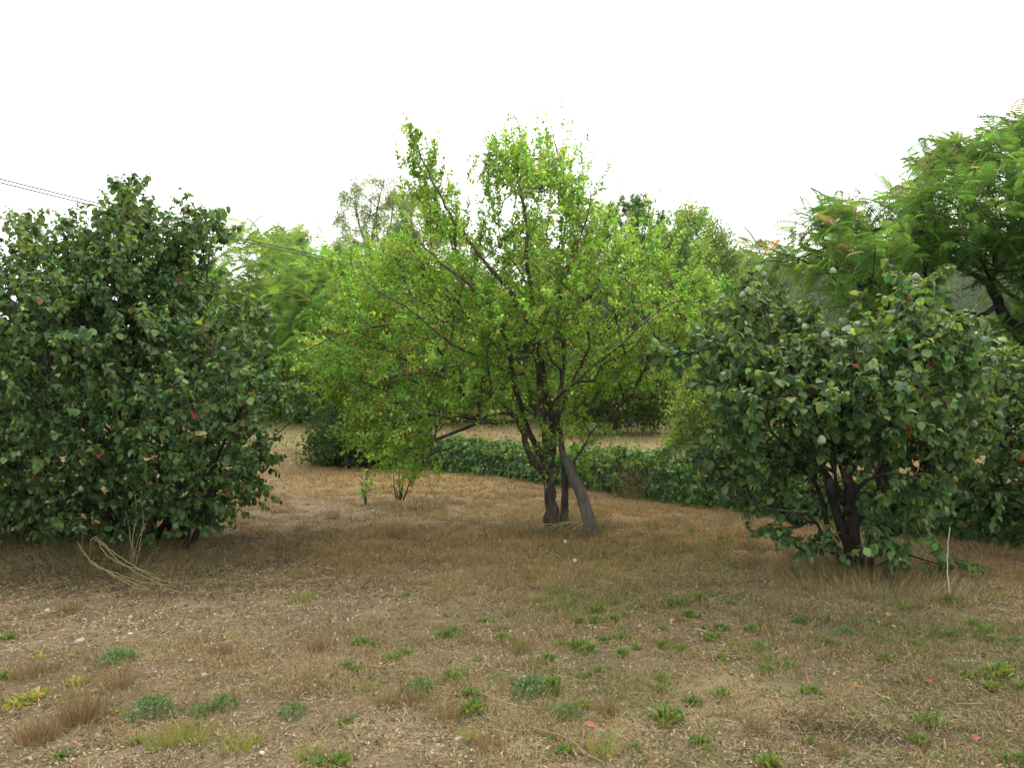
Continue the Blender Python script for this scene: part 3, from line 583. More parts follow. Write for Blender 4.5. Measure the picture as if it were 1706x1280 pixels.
# ------------------------------------------------------------------ vine covered bank / hedge
def hedge():
    r = np.random.default_rng(77); a = G(560, 762); b = G(1260, 855); c = G(1900, 935); line = resample([a[:2], (a[:2] + b[:2]) / 2 + .1, b[:2], c[:2]], .05)
    root = empty('vine_hedge', (b[0], b[1], 0), 'low bank of dark green vines running behind the plum tree', 'hedge')
    n = 17000; i = r.integers(0, len(line), n); tan = unit(np.gradient(line, axis=0))[i]; nor = np.stack([tan[:, 1], -tan[:, 0]], -1); nor *= np.sign(-nor[:, 1:2])
    s = i * .05; top = .56 + .18 * (fbm(s * .9, s * 0 + 3, 3) - .5) + .26 * (fbm(s * 4, s * 0, 3) - .5); wid = .45 + .25 * (fbm(s * .8, s * 0 + 9) - .5)
    th = r.uniform(-.15, math.pi - .35, n); rr = r.uniform(.72, 1.03, n)
    bump = 1 + .35 * (fbm(s * 2.5, th * 1.6 + 20, 3) - .5)
    off = np.cos(th) * wid * rr * bump; z = np.maximum(.02, np.sin(th) * top * rr * bump)
    off = off + .3 * wid * (z < .3)
    p2 = line[i] + nor * (off + .45)[:, None] * 1.0; p2 -= nor * .9
    pos = np.stack([p2[:, 0], p2[:, 1], z + gh(p2[:, 0], p2[:, 1])], -1)
    out = unit(np.stack([nor[:, 0] * np.cos(th), nor[:, 1] * np.cos(th), np.sin(th) + .3], -1))
    ld = unit(out * .35 + np.array([0, 0, -.8]) + r.normal(size=pos.shape) * .45); up = unit(out + r.normal(size=pos.shape) * .4)
    pal = np.array([(.048, .118, .034), (.066, .150, .038), (.034, .085, .032), (.12, .20, .045), (.16, .16, .06)]); clump = fbm(s * 1.2, z * 4 + 5)
    col = pal[r.choice(5, n, p=[.36, .28, .26, .08, .02])] * r.uniform(.75, 1.3, (n, 1)) * (.7 + .7 * clump[:, None])
    sz = r.uniform(.055, .105, n)
    pk = pick_largest(pos, sz, 300, 10); m = np.zeros(n, bool); m[pk] = True; tv, tt = L_VINE
    mes = [add('leaf', tv, tt, M_VINE, None, np.tile(p_, (len(tv), 1)), False, False) for p_ in pal[:4]]; ss, dd, nn = frames(ld[pk], up[pk])
    for k, j in enumerate(pk):
        M = Matrix(((ss[k][0], dd[k][0], nn[k][0], pos[j][0]), (ss[k][1], dd[k][1], nn[k][1], pos[j][1]), (ss[k][2], dd[k][2], nn[k][2], pos[j][2]), (0, 0, 0, 1))) @ Matrix.Scale(sz[j], 4)
        put('leaf', mes[r.choice(4, p=[.4, .3, .22, .08])], root, M)
    bg = Bag(); bg.put(*stamp(tv, tt, pos[~m], ld[~m], up[~m], sz[~m], col[~m])); tag(bg.build('foliage', M_VINE, root), kind='stuff')
    k = 220; i = r.integers(0, len(line), k); p = np.stack([line[i, 0], line[i, 1] + r.normal(size=k) * .25, np.full(k, .38)], -1); d = unit(r.normal(size=(k, 3)) * [.7, .5, .3] + [0, 0, .9]); L = r.uniform(.15, .42, k); V, T = edges_tubes(p, p + d * L[:, None], np.full(k, .004), np.full(k, .002), 3); sb = Bag(); sb.put(V, T, np.tile([.10, .12, .05], (len(V), 1)))
    m7 = 7; tt7 = np.tile(np.linspace(.3, 1, m7), k); pp = np.repeat(p, m7, 0) + np.repeat(d * L[:, None], m7, 0) * tt7[:, None]; nn7 = len(pp)
    sb.put(*stamp(tv, tt, pp, unit(r.normal(size=(nn7, 3)) + [0, 0, -.3]), unit(r.normal(size=(nn7, 3)) * .5 + [0, -.3, 1.]), r.uniform(.04, .075, nn7), np.array([(.10, .19, .045)]) * r.uniform(.6, 1.2, (nn7, 1)))); tag(sb.build('stray_shoots', M_VINE, root), kind='stuff')
    # woody stems inside
    k = 900; i = r.integers(0, len(line), k); p = np.stack([line[i, 0] - .0, line[i, 1] + .2, np.zeros(k)], -1) + r.normal(size=(k, 3)) * [.15, .15, 0]; p[:, 2] = r.uniform(0, .3, k)
    e = p + r.normal(size=(k, 3)) * [.25, .2, .1] + [0, 0, .3]; e[:, 2] = np.clip(e[:, 2], .05, .62); V, T = edges_tubes(p, e, np.full(k, .006), np.full(k, .003)); bg = Bag(); bg.put(V, T, np.ones((len(V), 3)))
    # straw hanging over the front
    tag(bg.build('stems', M_QBARK, root), kind='stuff')
    bg = Bag(); k = 150; cx = np.concatenate([r.normal(1055, 18, 90), r.uniform(820, 1300, 60)]); g0 = np.array([G(x, 828 + (x - 1060) * .09) for x in cx]); g0[:, 1] -= .12; L = r.uniform(.2, .62, k)
    top_ = g0 + np.stack([r.normal(size=k) * .1, r.normal(size=k) * .05 + .15, L], -1); V, T = edges_tubes(g0, top_, np.full(k, .003), np.full(k, .0015), 3)
    bg.put(V, T, np.tile([.30, .28, .12], (len(V), 1))); tag(bg.build('dry_stalks', M_GRASS, root), kind='stuff')
hedge()

# ------------------------------------------------------------------ silk trees with feathery fronds
AP = [(.090, .185, .040), (.070, .150, .034), (.115, .215, .046), (.24, .20, .08)]
def silk(name, label, D, b, limbs, polys, seed, size, m, ntip=1., size2=None, L=.4, pal=AP, rad=.01, tw=.006):
    base = G(*b) if b[1] > 700 else P(b[0], 640 + CAMH * F / D, D)
    tg = np.concatenate([sample_poly(pl, n, D + dd, th, sf, .3, gp, seed * 5 + i) for i, (pl, n, dd, th, sf, gp) in enumerate(polys)])
    sp = [dict(at='tips', len=L, m=m, size=size, tpl=L_FROND, mat=M_FROND, pal=pal, w=[5, 4, 3, .25], up=.15, wp=.3, wo=.7, rnd=.35, grav=.25, droop=.25, a=.7, b=.8, nn=.15, nr=.2, cz=1.5)]
    return tree(name, label, 'tree', base, [(PL(p, D), a * (1 if D < 15 else 1.3), b_ * (1 if D < 15 else 1.3)) for p, a, b_ in limbs], tg, sp, M_QBARK if D < 15 else M_FARBARK, twig_r=.006, seed=seed, pull=.3, wob=.05, step=.25)
apoly = [(1262, 445), (1290, 425), (1335, 415), (1370, 425), (1365, 385), (1400, 350), (1430, 338), (1480, 330), (1520, 335), (1545, 300), (1540, 270), (1580, 258), (1640, 250), (1670, 228), (1710, 212), (1800, 180), (1950, 210), (2050, 400), (2000, 600), (1850, 640), (1760, 560), (1700, 500), (1640, 470), (1600, 440), (1560, 450), (1520, 480), (1500, 560), (1460, 580), (1420, 520), (1390, 470), (1340, 450), (1300, 455)]
silk('silk_tree', 'feathery silk tree with pink blossom reaching in from the right edge', 11.5, (1790, 825),
     [([(1790, 835), (1780, 720), (1740, 620), (1700, 560), (1661, 509), (1650, 470), (1672, 430), (1690, 360), (1710, 290)], .14, .02), ([(1661, 509), (1640, 523), (1600, 521), (1560, 515), (1510, 530)], .035, .012), ([(1655, 480), (1600, 440), (1540, 400), (1480, 380), (1410, 400), (1330, 430)], .045, .010), ([(1672, 430), (1625, 380), (1590, 310), (1560, 290)], .04, .01), ([(1625, 380), (1570, 330), (1500, 335)], .025, .008), ([(1780, 720), (1850, 560), (1900, 400), (1930, 300)], .09, .02), ([(1740, 620, 0), (1650, 590, .5), (1560, 570, .8), (1480, 560, 1)], .04, .01), ([(1700, 560), (1760, 450), (1800, 330)], .07, .02)],
     [(apoly, 860, 0, 1.9, 110, .18), ([(1600, 600), (1720, 520), (1900, 520), (1950, 650), (1750, 680)], 90, .3, 1.8, 60, .3), ([(1440, 400), (1500, 380), (1560, 350), (1600, 450), (1560, 600), (1460, 600), (1440, 500)], 130, .5, 1.0, 60, .2)], 61, .32, 9, pal=[(.090, .170, .042), (.068, .140, .036), (.115, .195, .048), (.20, .17, .08)])
lpoly = [(375, 470), (400, 455), (392, 400), (415, 392), (445, 405), (470, 405), (520, 430), (560, 445), (620, 432), (700, 440), (780, 470), (860, 520), (880, 610), (830, 660), (700, 680), (600, 690), (520, 690), (470, 660), (430, 600), (395, 540), (380, 500)]
silk('silk_tree', 'wide light green feathery silk tree behind the gap left of the plum tree', 33, (600, 704),
     [([(600, 706), (595, 680), (590, 640), (585, 600)], .18, .12), ([(585, 600), (540, 570), (500, 560), (470, 500), (430, 440)], .09, .02), ([(585, 600), (570, 520), (560, 470)], .09, .02), ([(585, 600), (650, 550), (720, 500), (780, 480)], .09, .02), ([(540, 570), (510, 600), (470, 610)], .05, .01), ([(650, 550), (700, 580), (780, 590)], .05, .01), ([(500, 560), (470, 575), (440, 560)], .04, .01)],
     [(lpoly, 640, 0, 4.0, 60, .18), ([(500, 432), (560, 440), (640, 440), (640, 540), (500, 540)], 90, 0, 3, 40, 0), ([(400, 480), (800, 480), (820, 600), (500, 640)], 160, 0, 3.6, 100, 0)], 62, .86, 6, L=1.0, pal=[(.125, .215, .048), (.10, .185, .042), (.15, .245, .055), (.24, .22, .08)])
silk('silk_tree', 'light green feathery crown peeping over the left quince thicket', 33, (330, 706),
     [([(330, 706), (330, 640), (325, 560), (320, 470)], .14, .03)], [([(285, 470), (300, 450), (330, 445), (350, 460), (380, 500), (400, 560), (380, 620), (280, 620)], 110, 0, 2.4, 60, .1)], 63, .8, 9, L=.9)
# pink blossom of the right-hand silk tree
r = np.random.default_rng(4); bl = [(1690, 205), (1672, 232), (1640, 240), (1615, 236), (1590, 248), (1668, 265), (1490, 320), (1425, 325), (1383, 365), (1378, 372), (1312, 398), (1336, 395), (1425, 362), (1390, 400), (1520, 375), (1530, 380), (1420, 450), (1465, 340), (1555, 255), (1535, 385), (1290, 415), (1264, 410), (1700, 270), (1680, 330)]
bg = Bag(); st = Bag()
for px, py in bl:
    for k in range(3):
        p = P(px + r.normal() * 5, py + r.normal() * 5, 11.0 + r.normal() * .3); m = 9
        d = unit(r.normal(size=(m, 3)) * .7 + np.array([0, 0, .8])); V, T = edges_tubes(np.tile(p, (m, 1)), p + d * .035, np.full(m, .004), np.full(m, .008), 3)
        bg.put(V, T, np.tile([.62, .36, .34] if r.random() < .6 else [.5, .4, .33], (len(V), 1)))
        V, T = edges_tubes(p[None] + np.array([[.03, .03, -.16]]), p[None], np.array([.004]), np.array([.003]), 3); bg.put(V, T, np.tile([.12, .12, .05], (len(V), 1)))
silkroot = [o for o in bpy.data.objects if o.name == 'silk_tree'][0]
tag(bg.build('blossom', M_THING, silkroot), 'pale pink powder puff blossom', kind='stuff')

# ------------------------------------------------------------------ trees farther back
def cloudtree(name, label, D, bpx, poly, n, thick, tpl, mat, size, pal, w, seed, m=7, gap=.25, trunk=.15, soft=80, ln=.5, up=.3, limbs=None, cat='tree', rnd=.5, drop=0., step=.5, group=None, gs=60.):
    yb = 640 + CAMH * F / D; base = P(bpx, yb, D); a = np.array(poly, float); top = a[:, 1].min(); cx = a[:, 0].mean(); bot = a[:, 1].max()
    L = limbs or [[(bpx, yb + 2), (bpx * .8 + cx * .2, (yb + bot) / 2), (cx, (top + bot) / 2), (cx, top * .8 + bot * .2)]]
    tg = sample_poly(poly, n, D, thick, soft, .3, gap, seed, gs)
    sp = [dict(at='tips', len=ln, m=m, size=size, tpl=tpl, mat=mat, pal=pal, w=w, up=up, rnd=rnd, wo=.6, wp=.3, grav=.15, droop=.2, a=.5, b=.8, stem=False, nn=.5, jit=size * .3, cz=(yb - bot) / F * D + 1, drop=drop)]
    return tree(name, label, cat, base, [(PL(l, D), trunk * (1 if i == 0 else .45), trunk * .2) for i, l in enumerate(L)], tg, sp, M_FARBARK, twig_r=.012, seed=seed, pull=.3, wob=.1, step=step, maxr=trunk * .5, group=group)
EU = [(.15, .205, .115), (.12, .175, .095), (.19, .24, .14)]
DG = [(.055, .105, .034), (.070, .125, .038), (.042, .080, .030)]
MG = [(.095, .170, .045), (.075, .140, .038), (.120, .195, .050)]
YG = [(.105, .18, .04), (.085, .15, .035), (.14, .20, .05)]
PN = [(.060, .125, .045), (.045, .100, .040), (.080, .150, .050)]
cloudtree('eucalyptus_tree', 'tall airy grey-green eucalyptus rising left of the plum crown', 42, 630, [(558, 350), (568, 325), (590, 318), (598, 290), (620, 292), (640, 284), (660, 300), (664, 330), (690, 345), (690, 400), (680, 440), (650, 460), (610, 450), (590, 410), (566, 390)], 135, 1.6, L_EUCA, M_FAR, .30, EU, [1, 1, 1], 71, 24, 0, .13, 30, .55, 0, [[(630, 695), (622, 520), (618, 430), (630, 340), (640, 300)], [(620, 430), (600, 380), (590, 320)], [(620, 440), (650, 380), (655, 330)]], gs=26)
cloudtree('eucalyptus_tree', 'second grey-green eucalyptus half hidden behind the plum crown', 43, 705, [(655, 340), (690, 320), (740, 330), (770, 380), (765, 450), (730, 480), (690, 470), (660, 420)], 125, 1.6, L_EUCA, M_FAR, .30, EU, [1, 2, 1], 72, 22, 0, .13, 30, .55, 0, [[(705, 694), (703, 560), (700, 450), (715, 350)], [(702, 450), (740, 400)]], gs=26)
cloudtree('eucalyptus_tree', 'small distant grey-green eucalyptus crown above the power lines', 58, 530, [(490, 405), (510, 390), (540, 388), (562, 410), (568, 435), (520, 445), (495, 430)], 170, 1.5, L_EUCA, M_FAR, .55, EU, [1, 1, 1], 73, 8, .3, .12, 40, .8, 0)
cloudtree('eucalyptus_tree', 'distant grey-green eucalyptus top behind the left silk tree', 58, 460, [(440, 415), (460, 400), (490, 402), (496, 430), (470, 445), (445, 440)], 110, 1.5, L_EUCA, M_FAR, .55, EU, [1, 1, 1], 74, 8, .3, .1, 40, .8, 0)
cloudtree('pine_tree', 'dark green pine with upright tufts just right of the plum crown', 30, 1050, [(960, 420), (1000, 370), (1040, 345), (1060, 342), (1090, 362), (1125, 385), (1150, 450), (1190, 470), (1210, 500), (1180, 560), (1100, 590), (1000, 600), (950, 540)], 520, 2.4, L_PINE, M_FAR, .42, PN, [1, 1, 1], 75, 6, .22, .2, 60, .5, .9)
cloudtree('pine_tree', 'rounded green pine standing behind the plum tree centre', 33, 900, [(800, 480), (850, 430), (900, 420), (960, 430), (990, 500), (980, 600), (820, 620), (790, 560)], 350, 2.4, L_PINE, M_FAR, .45, PN, [1, 1, 1], 76, 6, .15, .2, 60, .5, .9)
cloudtree('broadleaf_tree', 'olive green tree crown right of the pine against the sky', 38, 1170, [(1085, 400), (1118, 385), (1135, 362), (1160, 358), (1170, 385), (1195, 380), (1200, 405), (1218, 410), (1222, 440), (1212, 480), (1240, 540), (1160, 560), (1080, 500)], 330, 2.2, L_PALE, M_FAR, .42, [(.12, .20, .055), (.10, .17, .05), (.15, .23, .065)], [1, 1, 1], 77, 14, .30, .15, 40, .75, .3, gs=24)
cloudtree('broadleaf_tree', 'dark rounded tree between the olive green crown and the hill', 44, 1240, [(1150, 480), (1200, 450), (1230, 440), (1265, 450), (1290, 490), (1300, 560), (1280, 620), (1160, 620)], 430, 2.4, L_PALE, M_FAR, .75, DG, [1, 1, 1], 78, 7, .15, .18, 40, .6, .3)
cloudtree('orchard_tree', 'dark low orchard tree with bare trunk in the dry field beyond the vines', 25, 1024, [(930, 640), (960, 590), (1010, 570), (1070, 575), (1120, 600), (1135, 650), (1110, 685), (1060, 690), (1000, 692), (950, 680)], 300, 1.7, L_PALE, M_FAR, .40, [(.075, .13, .03), (.06, .10, .03), (.11, .16, .04)], [1, 1, 1], 79, 7, .2, .09, 40, .4, .1)
cloudtree('shrub', 'yellow-green fine leaved shrub between the plum tree and right quince', 14.5, 1170, [(1135, 760), (1130, 700), (1140, 650), (1160, 615), (1210, 600), (1260, 620), (1280, 700), (1260, 770), (1170, 782)], 330, .8, L_PALE, M_FAR, .20, YG, [1, 1, 1], 80, 6, .15, .02, 40, .25, .5, cat='shrub', step=.2)
cloudtree('shrub', 'dark drooping shrub at the left end of the vine bank', 15.8, 590, [(522, 740), (545, 690), (540, 640), (560, 600), (620, 610), (680, 650), (700, 700), (690, 760), (620, 772), (540, 765)], 330, .9, L_PALE, M_VINE, .26, [(.036, .080, .028), (.028, .060, .024), (.055, .10, .034)], [1, 1, 1], 81, 6, .2, .05, 40, .25, -.2, cat='shrub', step=.25)
# the wooded edge of the far field, one bush after another
k = 0
edge = [(-60, 560, 120), (60, 575, 110), (170, 560, 110), (270, 590, 100), (370, 500, 120), (455, 485, 100), (540, 490, 100), (640, 500, 110), (740, 520, 110), (850, 590, 120), (950, 575, 100), (1060, 560, 110), (1150, 580, 100), (1240, 565, 100), (1335, 575, 110), (1430, 560, 110), (1530, 580, 110), (1640, 560, 110), (1750, 570, 110)]
names = ['far left', 'left']
for cx, ty, wd in edge:
    D = 36 + (k * 7 % 5) * 2.2; yb = 640 + CAMH * F / D; h = yb - ty; rr_ = np.random.default_rng(90 + k)
    poly = [(cx + math.cos(a) * wd * .72 * rr_.uniform(.85, 1.1), yb - h * .5 - math.sin(a) * h * .5 * rr_.uniform(.9, 1.12)) for a in np.linspace(0, 2 * math.pi, 15)[:-1]]
    poly = [(a, min(b, yb - 3)) for a, b in poly]
    pal = [MG, DG, YG, MG, DG][k % 5]; adj = ['mid green', 'dark green', 'yellowish green', 'mid green', 'dark green'][k % 5]
    wh = ['outside the left frame edge', 'far left in the photo', 'at the thicket centre', 'at the thicket right side', 'near the thicket tip', 'in the open gap', 'under the light silk tree', 'below the eucalyptus', 'left of the trunk', 'directly behind the trunk', 'right of the trunk', 'above the orchard tree', 'by the yellow-green shrub', 'below the dark rounded tree', 'left of its stem', 'at its stem', 'right of its stem', 'below the right silk tree', 'at the right frame edge'][k]
    xs = 'behind the left quince thicket' if cx < 440 else 'behind the plum tree' if cx < 1100 else 'behind the right quince'
    cloudtree('shrub', f'{adj} bushy shrub at the far field edge, {wh}', D, cx, poly, 170 if ty > 530 else 340, 1.6, L_PALE, M_FAR, .62, pal, [1, 1, 1], 300 + k, 6, .12, .05, 50, .5, .3, cat='shrub', group='bushes along the far edge of the dry field')
    k += 1

# ------------------------------------------------------------------ saplings by the tree
def sapling(name, label, b, stems, n, poly, D, seed, size=.05):
    base = G(*b); limbs = [(PL(p, D), .009, .003) for p in stems]
    tg = sample_poly(poly, n, D, .28, 40, .3, 0, seed)
    sp = [dict(at='tips', len=.16, m=8, size=size, tpl=L_PLUM, mat=M_PLUM, pal=GR, w=[5, 4, 3, .8, .3, 1], up=.2, rnd=.5, grav=.3, droop=.3)]
    return tree(name, label, 'sapling', base, limbs, tg, sp, M_FARBARK, twig_r=.0025, seed=seed, pull=.3, trunks=len(stems), sides=6)
sapling('plum_sapling', 'thin multi-stemmed plum sucker under the left branches of the plum tree', (667, 832), [[(667, 834), (665, 790), (664, 730), (655, 690)], [(660, 834), (656, 800), (660, 760)], [(672, 834), (684, 800), (690, 740), (700, 700)], [(664, 833), (658, 812), (650, 806)], [(668, 833), (672, 780), (668, 740)]], 80, [(620, 690), (700, 690), (710, 750), (690, 785), (640, 780), (600, 740)], 11.05, 201, .055)
sapling('plum_sapling', 'tiny upright green seedling left of the multi-stemmed sucker', (610, 840), [[(610, 842), (609, 815), (611, 785)], [(610, 842), (600, 800)]], 16, [(598, 830), (603, 790), (625, 780), (622, 800), (614, 835)], 10.65, 202, .05)

# ------------------------------------------------------------------ power lines
a0, a1 = np.array([-7.2 * 3.1, 0, 0]), 0
def wire(py0, py1, label, H):
    d0 = (H - CAMH) * F / (HY - py0); d1 = (H - CAMH) * F / (HY - py1); A = P(0, py0, d0); B = P(700, py1, d1); t = np.linspace(-.55, 3.2, 90)
    pts = A[None] + (B - A)[None] * t[:, None]; pts[:, 2] += .5 * ((t - .5) ** 2 - .25) * .5
    V, T = tube(pts, np.full(len(pts), .014), 5); o = add('power_line', V, T, M_WIRE, None, np.tile([.03, .03, .032], (len(V), 1)), True)
    tag(o, label, 'power line', 'overhead power lines')
M_WIRE = plain_mat('wire', .6, .1)
wire(298, 463, 'upper thin black overhead power line crossing the upper left sky', 5.7)
wire(304, 467, 'lower thin black overhead power line crossing the upper left sky', 5.6)

# ------------------------------------------------------------------ turf: grass blades and litter
def turf():
    r = np.random.default_rng(55); bag = Bag()
    for (y0, y1, dens, wd, hh, ntr) in ((2.6, 5, 10500, .0022, .048, 3), (5, 8, 9000, .0034, .056, 3), (8, 12, 4600, .0050, .06, 3), (12, 20, 1000, .010, .07, 3), (20, 40, 90, .03, .11, 3)):
        tv, tt = (np.array([(-.5, 0, 0), (.5, 0, 0), (.32, .6, .05), (-.32, .6, .05), (0, 1, .22)]), np.array([(0, 1, 2), (0, 2, 3), (3, 2, 4)])) if y1 <= 5 else (np.array([(-.5, 0, 0), (.5, 0, 0), (0, 1, .12)]), np.array([(0, 1, 2)])); kv = len(tv)
        xm = (.64 * y1 + .6); n = int(dens * 2 * xm * (y1 - y0)); x = r.uniform(-xm, xm, n); y = r.uniform(y0, y1, n)
        k = np.abs(x) < .64 * y + .8; x, y = x[k], y[k]; n = len(x)
        cl = fbm(x * 7, y * 7 + 3, 3); big = fbm(x * 1.1, y * 1.1 + 60, 3)
        pg, pb, pd, pr_, ps = (patch(q_, x, y) for q_ in ('gold', 'bare', 'dark', 'green', 'straw'))
        dn = np.clip(.42 + (cl - .5) * 3.4 + (big - .5) * 1.2 + pg * .35 - pb * .62 - pd * .12 + pr_ * .25 + ps * .4, .03, 1)
        k = r.random(n) < dn; x, y, cl, big, pg, pb, pd, pr_, ps, dn = (q_[k] for q_ in (x, y, cl, big, pg, pb, pd, pr_, ps, dn)); n = len(x)
        H = hh * r.uniform(.35, 1.3, n) * (.2 + 1.4 * cl + .25 * pg + .35 * pr_ + .3 * ps); W = wd * r.uniform(.6, 1.3, n)
        lean = r.uniform(.2, 1.5, n) * (1 + .6 * ps); an = r.uniform(0, 6.283, n); d = np.stack([np.cos(an) * lean, np.sin(an) * lean, np.ones(n)], -1)
        c0 = np.array([(.32, .235, .115), (.38, .245, .095), (.42, .34, .19), (.13, .09, .048), (.11, .145, .042)])
        gfx = np.clip((fbm(x * 2.3 + 80, y * 2.3, 3) - .5) * 5, 0, 1); pw = np.stack([.34 + 0 * pg, .20 + .55 * pg, .22 + .5 * ps + .2 * pb, .18 + .5 * pd, .05 + .30 * gfx * np.clip((x + 1.5) / 1.5, .15, 1) * (y < 9) + .75 * pr_ + .16 * np.clip((big - .42) * 5, 0, 1) * np.clip((x + .5) / 1.5, 0, 1)], -1); pw /= pw.sum(1, keepdims=True)
        ci = (r.random((n, 1)) > np.cumsum(pw, 1)).sum(1).clip(0, 4); col = c0[ci] * r.uniform(.7, 1.25, (n, 1)) * (.8 + .4 * big[:, None])
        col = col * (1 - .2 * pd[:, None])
        if y0 >= 12: col = col * (1 - .0) ; g_ = (fbm(x * .12 + 3, y * .12) > .52) & (r.random(n) < .6); col[g_] = np.array([.15, .19, .06]) * r.uniform(.8, 1.3, (g_.sum(), 1))
        s, d, nn = frames(d, r.normal(size=(n, 3)) + np.array([0, -.5, .3])); pos = np.stack([x, y, gh(x, y) - .004], -1)
        V = pos[:, None] + tv[None, :, 0:1] * s[:, None] * W[:, None, None] + tv[None, :, 1:2] * d[:, None] * H[:, None, None] + tv[None, :, 2:3] * nn[:, None] * H[:, None, None]
        T = (tt[None] + (np.arange(n) * kv)[:, None, None]).reshape(-1, 3)
        cv = np.array([.75, .75, 1.0, 1.0, 1.15])[[0, 1, 2, 3, 4] if kv == 5 else [0, 1, 4]]; bag.put(V.reshape(-1, 3), T, (col[:, None] * cv[None, :, None]).reshape(-1, 3))
    tag(bag.build('dry_grass', M_GRASS), 'short dry brown and straw coloured grass covering the clearing', 'grass', kind='stuff')
    # litter: curled bits of leaf and straw
    bag = Bag(); lt = leaf_tpl(2, .5, .8, .5, .0, .5)
    for y0, y1, dens, sz in ((2.6, 5, 4000, .015), (5, 8, 2000, .019), (8, 13, 350, .024)):
        xm = .64 * y1 + .6; n = int(dens * 2 * xm * (y1 - y0)); x = r.uniform(-xm, xm, n); y = r.uniform(y0, y1, n); k = (np.abs(x) < .64 * y + .8) & (r.random(n) < .35 + 1.2 * (fbm(x * 4, y * 4) - .35) + .3 * patch('bare', x, y) + .8 * patch('dark', x, y)); x, y = x[k], y[k]; n = len(x)
        pos = np.stack([x, y, gh(x, y) + r.uniform(.002, .012, n)], -1); an = r.uniform(0, 6.283, n); d = np.stack([np.cos(an), np.sin(an), r.normal(size=n) * .25], -1)
        up = unit(r.normal(size=(n, 3)) * .5 + np.array([0, 0, 1.])) * np.where(r.random((n, 1)) < .5, 1, -1)
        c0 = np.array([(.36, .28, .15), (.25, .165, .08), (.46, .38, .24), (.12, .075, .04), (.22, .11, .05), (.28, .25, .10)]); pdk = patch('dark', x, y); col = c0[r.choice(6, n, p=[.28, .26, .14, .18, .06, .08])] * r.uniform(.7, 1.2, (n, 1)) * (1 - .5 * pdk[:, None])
        bag.put(*stamp(*lt, pos, d, up, sz * r.uniform(.35, 1.7, n), col))
        # straws lying flat
        m = n // 3; j = r.integers(0, n, m); p = pos[j] + r.normal(size=(m, 3)) * [.02, .02, .002]; an = r.uniform(0, 6.283, m); L = r.uniform(.03, .12, m) * (sz / .015) ** .7
        e = p + np.stack([np.cos(an) * L, np.sin(an) * L, r.normal(size=m) * .01 + .004], -1); sd_ = np.stack([-np.sin(an), np.cos(an), r.normal(size=m) * .5], -1) * sz * .08; V = np.stack([p - sd_, p + sd_, e + sd_ * .5, e - sd_ * .5], 1).reshape(-1, 3); T = (np.array([[(0, 1, 2), (0, 2, 3)]]) + (np.arange(m) * 4)[:, None, None]).reshape(-1, 3)
        bag.put(V, T, np.repeat(np.array([(.36, .29, .16)]) * r.uniform(.4, 1.25, (m, 1)), 4, 0))
    tag(bag.build('leaf_litter', M_GRASS), 'curled dry leaf bits and straw scattered over the soil', 'litter', kind='stuff')
    # gravel
    bag = Bag(); n = 5200; y = r.uniform(2.8, 9, n); x = r.uniform(-1, 1, n) * (.64 * y + .6); k = r.random(n) < .12 + .8 * patch('bare', x, y); x, y = x[k], y[k]; n = len(x)
    bag.put(*stamp(ball(5, 4)[0] * np.array([1, .7, .5]), ball(5, 4)[1], np.stack([x, y, gh(x, y) + .002], -1), r.normal(size=(n, 3)) * [1, 1, .2], np.tile([[0, 0, 1.]], (n, 1)), r.uniform(.003, .012, n), np.array([[.34, .29, .22]]) * r.uniform(.6, 1.5, (n, 1))))
    tag(bag.build('gravel', M_THING), 'small pale stones in the bare soil', 'gravel', kind='stuff')
turf()

# ------------------------------------------------------------------ low green growth
def cover():
    r = np.random.default_rng(66); bag = Bag(); n = 15000; y = r.uniform(2.9, 11, n) ; x = r.uniform(-1, 1, n) * (.64 * y + .5)
    w_ = .14 + .8 * np.clip((x + .9) / 2.2, 0, 1) * (y < 7.5) + .5 * patch('green', x, y); k = r.random(n) < w_ * np.clip((fbm(x * 1.7, y * 1.7 + 9, 3) - .44) * 7, 0, 1); x, y = x[k], y[k]
    m = 9; X_ = np.repeat(x, m) + r.normal(size=len(x) * m) * .022; Y_ = np.repeat(y, m) + r.normal(size=len(x) * m) * .022; n = len(X_); pos = np.stack([X_, Y_, gh(X_, Y_) + r.uniform(0, .012, n)], -1)
    an = r.uniform(0, 6.283, n); d = np.stack([np.cos(an), np.sin(an), r.uniform(.1, 2., n)], -1); pal = np.array([(.095, .17, .045), (.13, .19, .05), (.07, .125, .05), (.17, .20, .06)]); sel = np.repeat(r.integers(0, 4, len(x)), m)
    bag.put(*stamp(*leaf_tpl(2, .32, .3, .2, .02), pos, d, r.normal(size=(n, 3)) * .4 + [0, 0, 1.], r.uniform(.008, .026, n), pal[sel] * r.uniform(.75, 1.2, (n, 1))))
    tag(bag.build('ground_cover', M_WEED), 'scattered tiny green seedlings among the dry turf', 'seedlings', kind='stuff')
cover()
